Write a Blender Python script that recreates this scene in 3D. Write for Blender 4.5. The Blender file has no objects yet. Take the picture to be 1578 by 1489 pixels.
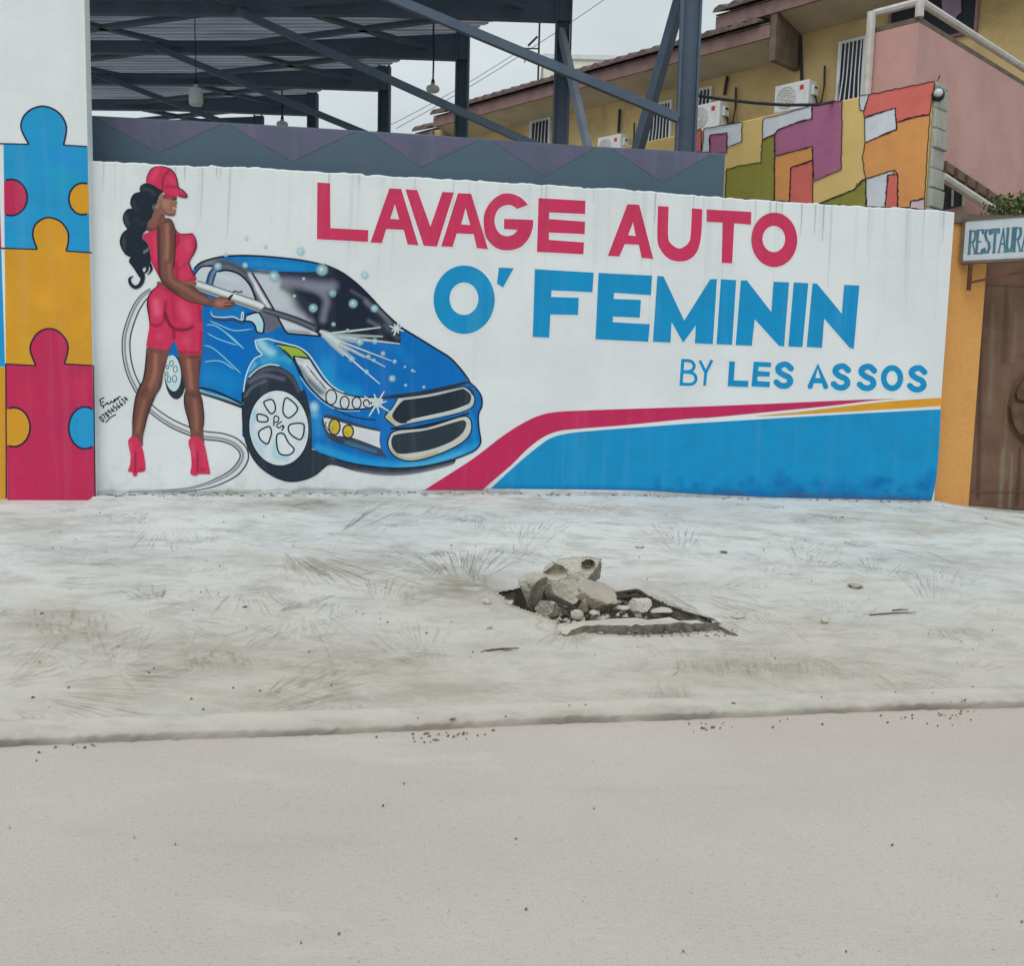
import bpy, bmesh, math, random
import numpy as np
from mathutils import Vector, Matrix, geometry
random.seed(7); rng = np.random.default_rng(7)
C = bpy.context.scene.collection
SC = bpy.context.scene
rad = math.radians
# ------------------------------------------------------------------ camera
PW, PH, FPX = 1578.0, 1489.0, 1500.0
CAMZ, PITCH, ROLL = 1.55, rad(6.2), rad(1.4)
_f = np.array([0, math.cos(PITCH), -math.sin(PITCH)]); _u0 = np.array([0, math.sin(PITCH), math.cos(PITCH)]); _r0 = np.array([1., 0, 0])
_r = _r0*math.cos(ROLL)+_u0*math.sin(ROLL); _u = -_r0*math.sin(ROLL)+_u0*math.cos(ROLL)
EYE = np.array([0, 0, CAMZ])
cam = bpy.data.cameras.new('camera'); camo = bpy.data.objects.new('camera', cam); C.objects.link(camo)
camo.matrix_world = Matrix(((_r[0], _u[0], -_f[0], 0), (_r[1], _u[1], -_f[1], 0), (_r[2], _u[2], -_f[2], CAMZ), (0, 0, 0, 1)))
cam.sensor_fit = 'HORIZONTAL'; cam.sensor_width = 36; cam.lens = 36*FPX/PW; cam.clip_start = .05; cam.clip_end = 2000
SC.camera = camo
# ------------------------------------------------------------------ world, sun, exposure
w = bpy.data.worlds.new('World'); SC.world = w; w.use_nodes = True
nt = w.node_tree; nd = nt.nodes; bg = nd['Background']
sky = nd.new('ShaderNodeTexSky'); sky.sky_type = 'NISHITA'; sky.sun_disc = False
SUN_EL, SUN_AZ = rad(52), rad(200)
sky.sun_elevation = SUN_EL; sky.sun_rotation = SUN_AZ
tc = nd.new('ShaderNodeTexCoord'); mp = nd.new('ShaderNodeMapping'); mp.inputs['Scale'].default_value = (1, 1, 2.2)
no = nd.new('ShaderNodeTexNoise'); no.inputs['Scale'].default_value = 2.2; no.inputs['Detail'].default_value = 5; no.inputs['Roughness'].default_value = .5
cr_ = nd.new('ShaderNodeValToRGB'); cr_.color_ramp.elements[0].position = .3; cr_.color_ramp.elements[1].position = .72
cr_.color_ramp.elements[0].color = (4.7, 5.5, 5.8, 1); cr_.color_ramp.elements[1].color = (7.6, 8.1, 8.2, 1)
mx = nd.new('ShaderNodeMix'); mx.data_type = 'RGBA'; mx.inputs[0].default_value = .93
nt.links.new(tc.outputs['Generated'], mp.inputs[0]); nt.links.new(mp.outputs[0], no.inputs['Vector']); nt.links.new(no.outputs['Fac'], cr_.inputs[0])
nt.links.new(sky.outputs[0], mx.inputs[6]); nt.links.new(cr_.outputs[0], mx.inputs[7]); nt.links.new(mx.outputs[2], bg.inputs[0])
bg.inputs[1].default_value = .1
sl = bpy.data.lights.new('sun', 'SUN'); sl.energy = 1.3; sl.angle = rad(45); sl.color = (1, .97, .93)
so = bpy.data.objects.new('sun', sl); C.objects.link(so)
_sd = Vector((math.sin(SUN_AZ)*math.cos(SUN_EL), math.cos(SUN_AZ)*math.cos(SUN_EL), math.sin(SUN_EL)))
so.rotation_euler = _sd.to_track_quat('Z', 'Y').to_euler(); so.location = (0, -5, 12)
SC.view_settings.view_transform = 'Standard'; SC.view_settings.look = 'None'; SC.view_settings.gamma = 1
SC.view_settings.use_curve_mapping = False; SC.view_settings.exposure = 0.04
SC.render.engine = 'CYCLES'; SC.cycles.transparent_max_bounces = 96

# ------------------------------------------------------------------ helpers
def lin(c):
    c = c/255.
    return c/12.92 if c <= .04045 else ((c+.055)/1.055)**2.4
KALB = 1.22
def S(r, g, b, k=KALB):
    "observed sRGB under this flat light -> surface base colour"
    return tuple(min(.86, lin(x)*k) for x in (r, g, b))
def ray(u, v): return _r*(u-PW/2)/FPX+_u*(PH/2-v)/FPX+_f
class Plane:
    "vertical plane: point p, horizontal direction at yaw degrees, normal on the viewer's side"
    def __init__(s, p, yaw):
        a = rad(yaw); s.p = np.array(p, float); s.d = np.array([math.cos(a), math.sin(a), 0]); s.n = np.array([math.sin(a), -math.cos(a), 0])
    def at(s, u, v, off=0.):
        r = ray(u, v); t = ((s.p+s.n*off-EYE)@s.n)/(r@s.n); return EYE+r*t
    def off(s, o): q = Plane(s.p+s.n*o, 0); q.d = s.d; q.n = s.n; return q
    def sz(s, P): return (P-s.p)@s.d, P[2]
    def P(s, a, z, off=0.): q = s.p+s.d*a+s.n*off; return np.array([q[0], q[1], z])
def crv(pts, n=6, closed=True):
    "Catmull-Rom through points; a third element marks a corner"
    P = [np.array(p[:2], float) for p in pts]; cn = [len(p) > 2 for p in pts]; N = len(P); out = []
    rng_ = range(N) if closed else range(N-1)
    for i in rng_:
        a, b = P[i], P[(i+1) % N]
        p0 = P[i-1] if (closed or i > 0) else a
        p3 = P[(i+2) % N] if (closed or i+2 < N) else b
        if cn[i]: p0 = a
        if cn[(i+1) % N]: p3 = b
        for k in range(n):
            t = k/n; t2 = t*t; t3 = t2*t
            out.append(.5*((2*a)+(-p0+b)*t+(2*p0-5*a+4*b-p3)*t2+(-p0+3*a-3*b+p3)*t3))
    if not closed: out.append(P[-1])
    return [tuple(q) for q in out]
def ell(cx, cy, rx, ry, n=36, rot=0, xmin=-1e9, xmax=1e9):
    o = []
    for i in range(n):
        a = 2*math.pi*i/n; x = rx*math.cos(a); y = ry*math.sin(a)
        o.append((min(xmax, max(xmin, cx+x*math.cos(rot)-y*math.sin(rot))), cy+x*math.sin(rot)+y*math.cos(rot)))
    return o
def T(ox, oy, s):
    return lambda pts: [(ox+p[0]/s, oy+p[1]/s)+tuple(p[2:]) for p in pts]
def inside(pt, loops):
    x, y = pt[:, 0], pt[:, 1]; r = np.zeros(len(pt), bool)
    for L in loops:
        L = np.array(L); A = L; B = np.roll(L, -1, 0)
        for (ax, ay), (bx, by) in zip(A, B):
            if ay == by: continue
            c = ((ay > y) != (by > y)) & (x < (bx-ax)*(y-ay)/(by-ay)+ax); r ^= c
    return r
def segdist(pt, poly):
    poly = np.array(poly, float)
    if len(poly) == 1: return np.hypot(*(pt-poly[0]).T)
    best = np.full(len(pt), 1e9)
    for a, b in zip(poly[:-1], poly[1:]):
        ab = b-a; L = ab@ab+1e-12; t = np.clip(((pt-a)@ab)/L, 0, 1)
        best = np.minimum(best, np.hypot(*(pt-a-t[:, None]*ab).T))
    return best
def airbrush(uv, base, strokes):
    col = np.tile(np.array(base, float), (len(uv), 1))
    for st in strokes:
        pts, wd, c, op = st[:4]
        d = segdist(uv, crv(pts, 5, False) if len(pts) > 2 else pts)
        a = np.clip(1-d/wd, 0, 1); a = a*a*(3-2*a)*op
        col = col*(1-a[:, None])+np.array(c)*a[:, None]
    return col
def fill(loops, step=None):
    "triangulate loops (even-odd), with an interior grid when step is given"
    V = []; E = []
    for L in loops:
        b = len(V); n = len(L); V += [Vector((float(p[0]), float(p[1]))) for p in L]; E += [(b+i, b+(i+1) % n) for i in range(n)]
    if step:
        A = np.array([tuple(v) for v in V]); lo = A.min(0); hi = A.max(0)
        gx = np.arange(lo[0]+step/2, hi[0], step); gy = np.arange(lo[1]+step/2, hi[1], step)
        G = np.array([(x+(step/2 if j % 2 else 0), y) for j, y in enumerate(gy) for x in gx])
        if len(G):
            k = inside(G, loops); G = G[k]
            d = np.full(len(G), 1e9)
            for L in loops: d = np.minimum(d, segdist(G, list(L)+[L[0]]))
            V += [Vector((float(a), float(b))) for a, b in G[d > step*.35]]
    r = geometry.delaunay_2d_cdt(V, E, [], 0, 1e-5)
    vv = np.array([tuple(v) for v in r[0]]); ff = np.array([f for f in r[2]], int)
    ce = vv[ff].mean(1); ff = ff[inside(ce, loops)]
    return vv, ff
def ROOT(name, label, cat, loc=(0, 0, 0), rotz=0, group=None):
    o = bpy.data.objects.new(name, None); C.objects.link(o); o.location = loc; o.rotation_euler = (0, 0, rotz)
    o.empty_display_size = .2
    o['label'] = label; o['category'] = cat
    if group: o['group'] = group
    return o
def tag(o, label=None, cat=None, group=None, kind=None):
    if label: o['label'] = label
    if cat: o['category'] = cat
    if group: o['group'] = group
    if kind: o['kind'] = kind
    return o
def mk(name, V, F, mat, parent=None, org=None, cols=None, smooth=False, local=False):
    "mesh object from world vertices (or the parent's local ones)"
    V = np.array(V, float)
    if not local:
        if org is None: org = root_loc(parent) if parent else np.zeros(3)
        V = V-np.array(org)
    me = bpy.data.meshes.new(name); me.from_pydata(V.tolist(), [], [list(map(int, f)) for f in F]); me.materials.append(mat)
    if cols is not None:
        at = me.attributes.new('Col', 'FLOAT_COLOR', 'POINT'); c4 = np.ones((len(V), 4), np.float32); cols = np.array(cols); c4[:, :cols.shape[1]] = cols
        at.data.foreach_set('color', c4.ravel())
    if smooth: me.polygons.foreach_set('use_smooth', [True]*len(me.polygons))
    me.update(); o = bpy.data.objects.new(name, me); C.objects.link(o)
    if parent: o.parent = parent
    elif not local and org is not None: o.location = org
    return o
def root_loc(p):
    L = np.zeros(3)
    while p is not None: L = L+np.array(p.location); p = p.parent
    return L
class MB:
    "mesh builder in plain coordinates"
    def __init__(s): s.V = []; s.F = []
    def add(s, V, F): b = len(s.V); s.V += [tuple(map(float, v)) for v in V]; s.F += [tuple(b+i for i in f) for f in F]; return s
    def box(s, x0, x1, y0, y1, z0, z1):
        return s.add([(x, y, z) for z in (z0, z1) for y in (y0, y1) for x in (x0, x1)], [(0, 2, 3, 1), (4, 5, 7, 6), (0, 1, 5, 4), (2, 6, 7, 3), (0, 4, 6, 2), (1, 3, 7, 5)])
    def bar(s, a, b, wx, wz, up=(0, 0, 1)):
        "rectangular bar from a to b"
        a = np.array(a, float); b = np.array(b, float); d = b-a; d /= np.linalg.norm(d); up = (1, 0, 0) if abs(d[2]) > .98 else up; sx = np.cross(d, up); sx /= np.linalg.norm(sx)+1e-9; sz = np.cross(sx, d)
        o = [sx*i*wx/2+sz*j*wz/2 for i, j in ((-1, -1), (1, -1), (1, 1), (-1, 1))]
        return s.add([a+q for q in o]+[b+q for q in o], [(3, 2, 1, 0), (4, 5, 6, 7), (0, 1, 5, 4), (1, 2, 6, 5), (2, 3, 7, 6), (3, 0, 4, 7)])
    def tube(s, pts, r, n=8, cap=True):
        pts = [np.array(p, float) for p in pts]; rs = r if hasattr(r, '__len__') else [r]*len(pts); b = len(s.V); m = len(pts)
        for i, p in enumerate(pts):
            d = pts[min(i+1, m-1)]-pts[max(i-1, 0)]; d /= np.linalg.norm(d)+1e-9; ref = np.array([0, 0, 1.]) if abs(d[2]) < .9 else np.array([1., 0, 0])
            x = np.cross(d, ref); x /= np.linalg.norm(x); y = np.cross(x, d)
            for k in range(n): a = 2*math.pi*k/n; s.V.append(tuple(p+(x*math.cos(a)+y*math.sin(a))*rs[i]))
        for i in range(m-1):
            for k in range(n): s.F.append((b+i*n+k, b+i*n+(k+1) % n, b+(i+1)*n+(k+1) % n, b+(i+1)*n+k))
        if cap: s.F.append(tuple(b+k for k in range(n))); s.F.append(tuple(b+(m-1)*n+k for k in reversed(range(n))))
        return s
    def lathe(s, prof, n=20, c=(0, 0, 0)):
        b = len(s.V)
        for r, z in prof:
            for k in range(n): a = 2*math.pi*k/n; s.V.append((c[0]+r*math.cos(a), c[1]+r*math.sin(a), c[2]+z))
        for i in range(len(prof)-1):
            for k in range(n): s.F.append((b+i*n+k, b+i*n+(k+1) % n, b+(i+1)*n+(k+1) % n, b+(i+1)*n+k))
        return s
    def prism(s, A, B):
        "two equal loops joined"
        n = len(A); return s.add(list(A)+list(B), [tuple(range(n)), tuple(reversed(range(n, 2*n)))]+[(i, n+i, n+(i+1) % n, (i+1) % n) for i in range(n)])
    def build(s, name, mat, parent=None, local=False, smooth=False, bevel=0, **k):
        o = mk(name, s.V, s.F, mat, parent, local=local, smooth=smooth, **k)
        bm = bmesh.new(); bm.from_mesh(o.data); bmesh.ops.recalc_face_normals(bm, faces=bm.faces)
        if bevel: bmesh.ops.bevel(bm, geom=list(bm.edges), offset=bevel, segments=2, profile=.5, affect='EDGES', clamp_overlap=True)
        bm.to_mesh(o.data); bm.free(); return o
def copy_tree(o, parent=None):
    c = o.copy(); C.objects.link(c); c.parent = parent
    for ch in [x for x in C.objects if x.parent == o]: copy_tree(ch, c)
    return c

# ------------------------------------------------------------------ materials
class N:
    def __init__(s, name):
        s.m = bpy.data.materials.new(name); s.m.use_nodes = True; s.t = s.m.node_tree; s.b = s.t.nodes['Principled BSDF']
        s.b.inputs['Specular IOR Level'].default_value = .25
    def n(s, typ, **kw):
        q = s.t.nodes.new('ShaderNode'+typ)
        for k, v in kw.items(): setattr(q, k, v)
        return q
    def l(s, a, b): s.t.links.new(a, b)
    def coord(s, scale=(1, 1, 1), kind='Object'):
        t = s.n('TexCoord'); m = s.n('Mapping'); m.inputs['Scale'].default_value = scale; s.l(t.outputs[kind], m.inputs[0]); return m.outputs[0]
    def noise(s, vec, scale, detail=4, rough=.55):
        q = s.n('TexNoise'); q.inputs['Scale'].default_value = scale; q.inputs['Detail'].default_value = detail; q.inputs['Roughness'].default_value = rough
        s.l(vec, q.inputs['Vector']); return q.outputs['Fac']
    def ramp(s, x, a, b, lo=0., hi=1.):
        q = s.n('MapRange'); q.interpolation_type = 'SMOOTHSTEP'; q.inputs[1].default_value = a; q.inputs[2].default_value = b; q.inputs[3].default_value = lo; q.inputs[4].default_value = hi
        s.l(x, q.inputs[0]); return q.outputs[0]
    def math(s, op, a, b=None, c=None):
        q = s.n('Math', operation=op)
        for i, v in enumerate((a, b, c)):
            if v is None: continue
            if isinstance(v, (int, float)): q.inputs[i].default_value = v
            else: s.l(v, q.inputs[i])
        return q.outputs[0]
    def mix(s, f, a, b, blend='MIX'):
        q = s.n('Mix', data_type='RGBA', blend_type=blend)
        for i, v in ((0, f), (6, a), (7, b)):
            if isinstance(v, (int, float)): q.inputs[i].default_value = v
            elif isinstance(v, tuple): q.inputs[i].default_value = v if len(v) == 4 else v+(1,)
            else: s.l(v, q.inputs[i])
        return q.outputs[2]
    def bump(s, h, strength, dist=.01, prev=None):
        q = s.n('Bump'); q.inputs['Strength'].default_value = strength; q.inputs['Distance'].default_value = dist; s.l(h, q.inputs['Height'])
        if prev is not None: s.l(prev, q.inputs['Normal'])
        return q.outputs[0]
    def out(s, col, rough=.8, bump=None, metal=0):
        if isinstance(col, tuple): s.b.inputs['Base Color'].default_value = col+(1,)
        else: s.l(col, s.b.inputs['Base Color'])
        if isinstance(rough, (int, float)): s.b.inputs['Roughness'].default_value = rough
        else: s.l(rough, s.b.inputs['Roughness'])
        s.b.inputs['Metallic'].default_value = metal
        if bump is not None: s.l(bump, s.b.inputs['Normal'])
        return s.m
def simple(name, col, rough=.7, var=.25, scale=5, bump=.15, bscale=70, metal=0, dirt=None, dscale=3, dlo=.5, dhi=.75, damt=.5):
    m = N(name); c = m.coord(); a = m.noise(c, scale, 5); dk = tuple(x*(1-var) for x in col); lt = tuple(min(.9, x*(1+var*.6)) for x in col)
    k = m.mix(m.ramp(a, .3, .7), dk, lt)
    if dirt: k = m.mix(m.math('MULTIPLY', m.ramp(m.noise(c, dscale, 6, .65), dlo, dhi), damt), k, dirt)
    return m.out(k, rough, m.bump(m.noise(c, bscale, 3), bump, .01) if bump else None, metal)
def paint_mat(name, fade=.05, alpha=False, zfade=True):
    "mural paint: colour from the brush (Col), uneven coat, faint rain streaks, plaster relief"
    m = N(name); a = m.n('Attribute', attribute_name='Col'); c = m.coord(); st = m.noise(m.coord((9, 9, .45)), 1, 4, .6); mo = m.noise(c, 5, 5, .6); fi = m.noise(c, 130, 2)
    col = m.mix(m.ramp(mo, .3, .75, 0, .10), a.outputs['Color'], (.02, .03, .04))
    col = m.mix(m.ramp(st, .5, .8, 0, fade), col, S(200, 204, 208))
    col = m.mix(m.ramp(fi, .35, .7, 0, .08), col, (.02, .025, .03))
    st2 = m.noise(m.coord((22, 22, .5)), 1, 3, .5)
    col = m.mix(m.ramp(st2, .60, .85, 0, .06), col, S(118, 122, 130))
    pl = m.bump(m.noise(c, 9, 5, .6), .25, .012, m.bump(fi, .25, .004))
    m.out(col, .62, pl); m.b.inputs['Specular IOR Level'].default_value = .10
    if alpha: m.l(a.outputs['Alpha'], m.b.inputs['Alpha'])
    return m.m
PAINT = paint_mat('mural_paint'); STAIN_SHADE = paint_mat('stain_and_shade_paint', 0, True); SPRAY = paint_mat('airbrush_paint', 0, True)
M = dict(
 steel=simple('blue_grey_steel', S(74, 88, 104), .5, .12, 4, .04, 60, dirt=S(96, 98, 112), damt=.35),
 steel_dark=simple('dark_steel', S(78, 91, 106), .6, .12, 4, .04, 60),
 steel_light=simple('light_steel', S(118, 128, 140), .5, .12, 4, .04, 60),
 sheet=simple('galvanised_sheet', S(150, 150, 162), .45, .15, 3, .05, 40, metal=.0, dirt=S(96, 90, 92), damt=.4),
 yellow=simple('yellow_render', S(184, 160, 114), .85, .16, 1.2, .3, 40, dirt=S(112, 98, 60), dscale=1.1, dlo=.48, dhi=.75, damt=.55),
 pink=simple('pink_render', S(184, 145, 139), .85, .10, 1.5, .3, 40, dirt=S(148, 118, 98), dscale=.9, damt=.5),
 soffit=simple('soffit_render', S(170, 160, 140), .9, .12, 2, .1, 40),
 fascia=simple('fascia_board', S(134, 108, 106), .8, .25, 3, .1, 30, dirt=S(70, 55, 55), damt=.6),
 tile=simple('roof_tile', S(104, 88, 86), .85, .3, 4, .2, 40),
 dark=simple('dark_void', S(42, 46, 54), .7, .1, 3, 0),
 glass=simple('dark_glass', S(44, 52, 62), .12, .15, 2, 0),
 signpanel=simple('grimy_sign_enamel', S(182, 190, 196), .5, .1, 6, .04, 50, dirt=S(136, 132, 122), dscale=5, damt=.45),
 white=simple('white_enamel', S(200, 203, 205), .45, .06, 4, .03, 50, dirt=S(150, 146, 138), damt=.3),
 offwhite=simple('worn_white_pipe', S(188, 184, 180), .55, .1, 8, .08, 60, dirt=S(140, 120, 100), damt=.45),
 grille=simple('fan_grille_grey', S(150, 156, 158), .5, .1, 4, 0),
 red=simple('red_sticker', S(196, 44, 52), .5, .05, 4, 0),
 black=simple('black_rubber', S(40, 44, 50), .6, .1, 4, 0),
 lamp=simple('lamp_plastic', S(186, 190, 190), .4, .05, 4, 0),
 block=simple('concrete_block', S(158, 160, 152), .95, .15, 5, .6, 60, dirt=S(112, 112, 106), dscale=5, damt=.5),
 mortar=simple('mortar', S(150, 148, 140), .95, .2, 8, .5, 60),
 rock=simple('grey_concrete_rock', S(172, 168, 158), .95, .22, 7, .7, 45, dirt=S(120, 112, 100), dscale=6, damt=.6),
 rock_dark=simple('weathered_rock', S(124, 124, 117), .95, .3, 9, .8, 45, dirt=S(70, 70, 68), dscale=7, dlo=.45, damt=.7),
 rock_brown=simple('brown_stained_rock', S(134, 126, 114), .95, .25, 8, .8, 45, dirt=S(92, 80, 70), dscale=6, damt=.6),
 rock_pale=simple('pale_stone', S(186, 182, 172), .95, .12, 8, .6, 45),
 soil=simple('damp_soil', S(98, 88, 78), .98, .3, 12, .8, 60),
 root=simple('dark_root', S(70, 62, 54), .9, .3, 14, .5, 60),
 orange=simple('orange_render', S(200, 146, 84), .85, .07, 45, .45, 90, dirt=S(160, 110, 62), dscale=2.5, damt=.35),
 coping=simple('dark_coping', S(104, 92, 82), .9, .25, 5, .3, 40),
 bracket=simple('rusty_bracket', S(92, 62, 48), .8, .3, 9, .3, 60),
 far=simple('far_cream_render', S(206, 205, 196), .9, .05, 2, 0),
 leaf=simple('shrub_leaf', (.075, .12, .035), .6, .45, 9, 0), leaf_light=simple('young_leaf', (.13, .19, .05), .6, .4, 9, 0), stem=simple('shrub_stem', (.09, .07, .05), .9, .2, 9, 0),
 curtain=simple('lilac_cloth', S(140, 122, 142), .9, .15, 4, .2, 20),
)
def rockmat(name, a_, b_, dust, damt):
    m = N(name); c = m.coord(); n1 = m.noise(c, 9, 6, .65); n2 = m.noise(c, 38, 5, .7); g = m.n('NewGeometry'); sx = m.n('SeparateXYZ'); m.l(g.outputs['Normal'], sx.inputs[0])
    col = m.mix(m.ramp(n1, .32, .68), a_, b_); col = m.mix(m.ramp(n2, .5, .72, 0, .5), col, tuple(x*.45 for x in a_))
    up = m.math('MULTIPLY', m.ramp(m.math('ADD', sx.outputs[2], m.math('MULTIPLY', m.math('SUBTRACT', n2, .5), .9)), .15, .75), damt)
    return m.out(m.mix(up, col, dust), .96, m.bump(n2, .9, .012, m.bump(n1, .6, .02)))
DUST = S(192, 187, 177)
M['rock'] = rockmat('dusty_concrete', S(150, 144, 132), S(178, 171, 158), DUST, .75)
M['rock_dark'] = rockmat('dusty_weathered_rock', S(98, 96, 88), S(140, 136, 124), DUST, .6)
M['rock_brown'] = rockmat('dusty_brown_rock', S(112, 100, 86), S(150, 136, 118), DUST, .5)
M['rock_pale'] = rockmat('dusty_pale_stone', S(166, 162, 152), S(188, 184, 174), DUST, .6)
def sheet_mat():
    m = N('translucent_roof_sheet'); c = m.coord(); a = m.noise(m.coord((.4, 3, 3)), 1.5, 5)
    col = m.mix(m.ramp(a, .3, .7), S(136, 140, 154), S(172, 176, 188)); m.out(col, .5)
    t = m.n('BsdfTranslucent'); m.l(col, t.inputs[0]); x = m.n('MixShader'); x.inputs[0].default_value = .30
    o = m.t.nodes['Material Output']; m.l(m.b.outputs[0], x.inputs[1]); m.l(t.outputs[0], x.inputs[2]); m.l(x.outputs[0], o.inputs[0]); return m.m
M['sheet'] = sheet_mat()
def wall_mat():
    m = N('white_wall_paint'); c = m.coord(); st = m.noise(m.coord((7, 7, .35)), 1, 5, .6); mo = m.noise(c, 1.3, 5, .6); fi = m.noise(c, 120, 2)
    col = m.mix(m.ramp(mo, .3, .75), S(202, 206, 208), S(212, 216, 217))
    col = m.mix(m.ramp(st, .5, .85, 0, .25), col, S(188, 190, 195))
    sx = m.n('SeparateXYZ'); m.l(m.coord(), sx.inputs[0])
    lowz = m.ramp(sx.outputs[2], .0, .55, 1, 0); sp = m.noise(c, 5, 6, .7)
    col = m.mix(m.math('MULTIPLY', m.math('MULTIPLY', lowz, m.ramp(sp, .42, .75)), .55), col, S(158, 160, 160))
    topz = m.ramp(sx.outputs[2], 1.6, 2.75, 0, 1); st3 = m.noise(m.coord((16, 16, .25)), 1, 4, .6)
    col = m.mix(m.math('MULTIPLY', m.math('MULTIPLY', topz, m.ramp(st3, .56, .85)), .16), col, S(150, 154, 160))
    return m.out(col, .65, m.bump(m.noise(c, 7, 5, .6), .3, .015, m.bump(fi, .25, .004)))
M['wall'] = wall_mat()
def gate_mat():
    m = N('brown_gate_steel'); c = m.coord(); st = m.noise(m.coord((6, 6, .5)), 1, 5, .6); mo = m.noise(c, 2.2, 6, .6)
    col = m.mix(m.ramp(mo, .3, .7), S(88, 64, 50), S(112, 86, 70)); col = m.mix(m.ramp(st, .55, .8, 0, .55), col, S(146, 140, 118)); col = m.mix(m.ramp(m.noise(c, 14, 4), .6, .8, 0, .4), col, S(72, 58, 52))
    return m.out(col, .6, m.bump(mo, .15, .01), .0)
M['gate'] = gate_mat()
def road_mat():
    m = N('dusty_road'); c = m.coord(); big = m.noise(c, .35, 5, .6); mid = m.noise(m.coord((1, 3.2, 1)), .9, 5, .6); g = m.noise(c, 95, 3, .7); g2 = m.noise(c, 260, 2, .6)
    col = m.mix(m.ramp(big, .3, .7), S(172, 164, 158), S(184, 177, 171)); col = m.mix(m.ramp(mid, .4, .75, 0, .35), col, S(180, 170, 162))
    col = m.mix(m.ramp(g, .50, .72, 0, .33), col, S(132, 124, 118)); col = m.mix(m.ramp(g2, .52, .7, 0, .25), col, S(218, 212, 206))
    fl = m.noise(m.coord((1, 2.2, 1)), 34, 3, .7); col = m.mix(m.ramp(fl, .56, .70, 0, .34), col, S(126, 116, 106)); ptc = m.noise(m.coord((.5, 2, 1)), 1.1, 6, .7); col = m.mix(m.ramp(ptc, .55, .72, 0, .28), col, S(160, 148, 136)); col = m.mix(m.ramp(ptc, .30, .44, .22, 0), col, S(206, 200, 194))
    sp = m.noise(c, 55, 2, .5); col = m.mix(m.ramp(sp, .70, .76, 0, .5), col, S(104, 96, 92))
    sy = m.n('SeparateXYZ'); m.l(c, sy.inputs[0])
    near = m.ramp(m.math('ADD', sy.outputs[1], m.math('MULTIPLY', m.noise(m.coord((1.2, 4, 1)), 1.6, 4), .7)), 4.05, 4.65, 0, .22)
    col = m.mix(near, col, S(186, 164, 154))
    return m.out(col, .93, m.bump(g, .5, .004, m.bump(mid, .3, .01)))
M['road'] = road_mat()
def apron_mat():
    m = N('broomed_concrete'); g = m.n('NewGeometry'); c = m.coord()
    def fans(scale, freq, seed, offs):
        mp = m.n('Mapping'); mp.inputs['Location'].default_value = (seed, seed*.37, 0); m.l(g.outputs['Position'], mp.inputs[0])
        wob = m.n('TexNoise'); wob.inputs['Scale'].default_value = 1.3; m.l(mp.outputs[0], wob.inputs['Vector'])
        v1 = m.n('VectorMath', operation='MULTIPLY_ADD'); m.l(wob.outputs['Color'], v1.inputs[0]); v1.inputs[1].default_value = (.10, .10, 0); m.l(mp.outputs[0], v1.inputs[2])
        fl = m.n('VectorMath', operation='MULTIPLY'); m.l(v1.outputs[0], fl.inputs[0]); fl.inputs[1].default_value = (1, 1, 0)
        vo = m.n('TexVoronoi', voronoi_dimensions='2D'); vo.inputs['Scale'].default_value = scale; m.l(fl.outputs[0], vo.inputs['Vector'])
        d = m.n('VectorMath', operation='SUBTRACT'); m.l(fl.outputs[0], d.inputs[0]); m.l(vo.outputs['Position'], d.inputs[1])
        o = m.n('VectorMath', operation='MULTIPLY_ADD'); m.l(vo.outputs['Color'], o.inputs[0]); o.inputs[1].default_value = (offs*2, offs*2, 0); m.l(d.outputs[0], o.inputs[2])
        o2 = m.n('VectorMath', operation='SUBTRACT'); m.l(o.outputs[0], o2.inputs[0]); o2.inputs[1].default_value = (offs, offs*.3, 0)
        s = m.n('SeparateXYZ'); m.l(o2.outputs[0], s.inputs[0]); ang = m.math('ARCTAN2', s.outputs[1], s.outputs[0])
        cs = m.n('SeparateColor'); m.l(vo.outputs['Color'], cs.inputs[0])
        wv = m.math('MULTIPLY_ADD', cs.outputs[0], 57., m.math('MULTIPLY', ang, freq))
        nz = m.n('TexNoise', noise_dimensions='2D'); cb = m.n('CombineXYZ'); m.l(wv, cb.inputs[0])
        ln = m.n('VectorMath', operation='LENGTH'); m.l(o2.outputs[0], ln.inputs[0]); m.l(m.math('MULTIPLY', ln.outputs['Value'], .75), cb.inputs[1])
        m.l(cb.outputs[0], nz.inputs['Vector']); nz.inputs['Scale'].default_value = 1; nz.inputs['Detail'].default_value = 3; nz.inputs['Roughness'].default_value = .65
        cosd = m.math('COSINE', m.math('SUBTRACT', ang, m.math('MULTIPLY', cs.outputs[1], 6.283)))
        win = m.ramp(m.math('ADD', cosd, m.math('MULTIPLY', m.math('SUBTRACT', nz.outputs['Fac'], .5), .5)), .15, .6)
        fade = m.math('MULTIPLY', m.math('MULTIPLY', m.ramp(ln.outputs['Value'], .08, .4), win), m.ramp(vo.outputs['Distance'], .75, .35))
        return nz.outputs['Fac'], fade
    a, fa = fans(.55, 34, 3.1, .4); b, fb = fans(.8, 26, 9.4, .5)
    gate = m.ramp(m.noise(c, .8, 4, .6), .38, .6)
    ga = m.math('MULTIPLY', m.math('MULTIPLY', m.ramp(a, .52, .70), fa), gate)
    gb = m.math('MULTIPLY', m.math('MULTIPLY', m.ramp(b, .52, .68), fb), m.math('SUBTRACT', 1., m.math('MULTIPLY', gate, .7)))
    la = m.math('MULTIPLY', m.ramp(a, .46, .30), fa)
    groove = m.math('MINIMUM', m.math('ADD', ga, gb), 1.)
    thin = m.math('MULTIPLY', m.math('ADD', m.math('MULTIPLY', m.ramp(a, .69, .76), fa), m.math('MULTIPLY', m.ramp(b, .68, .76), fb)), m.ramp(m.noise(c, 9, 4, .7), .48, .62))
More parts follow.
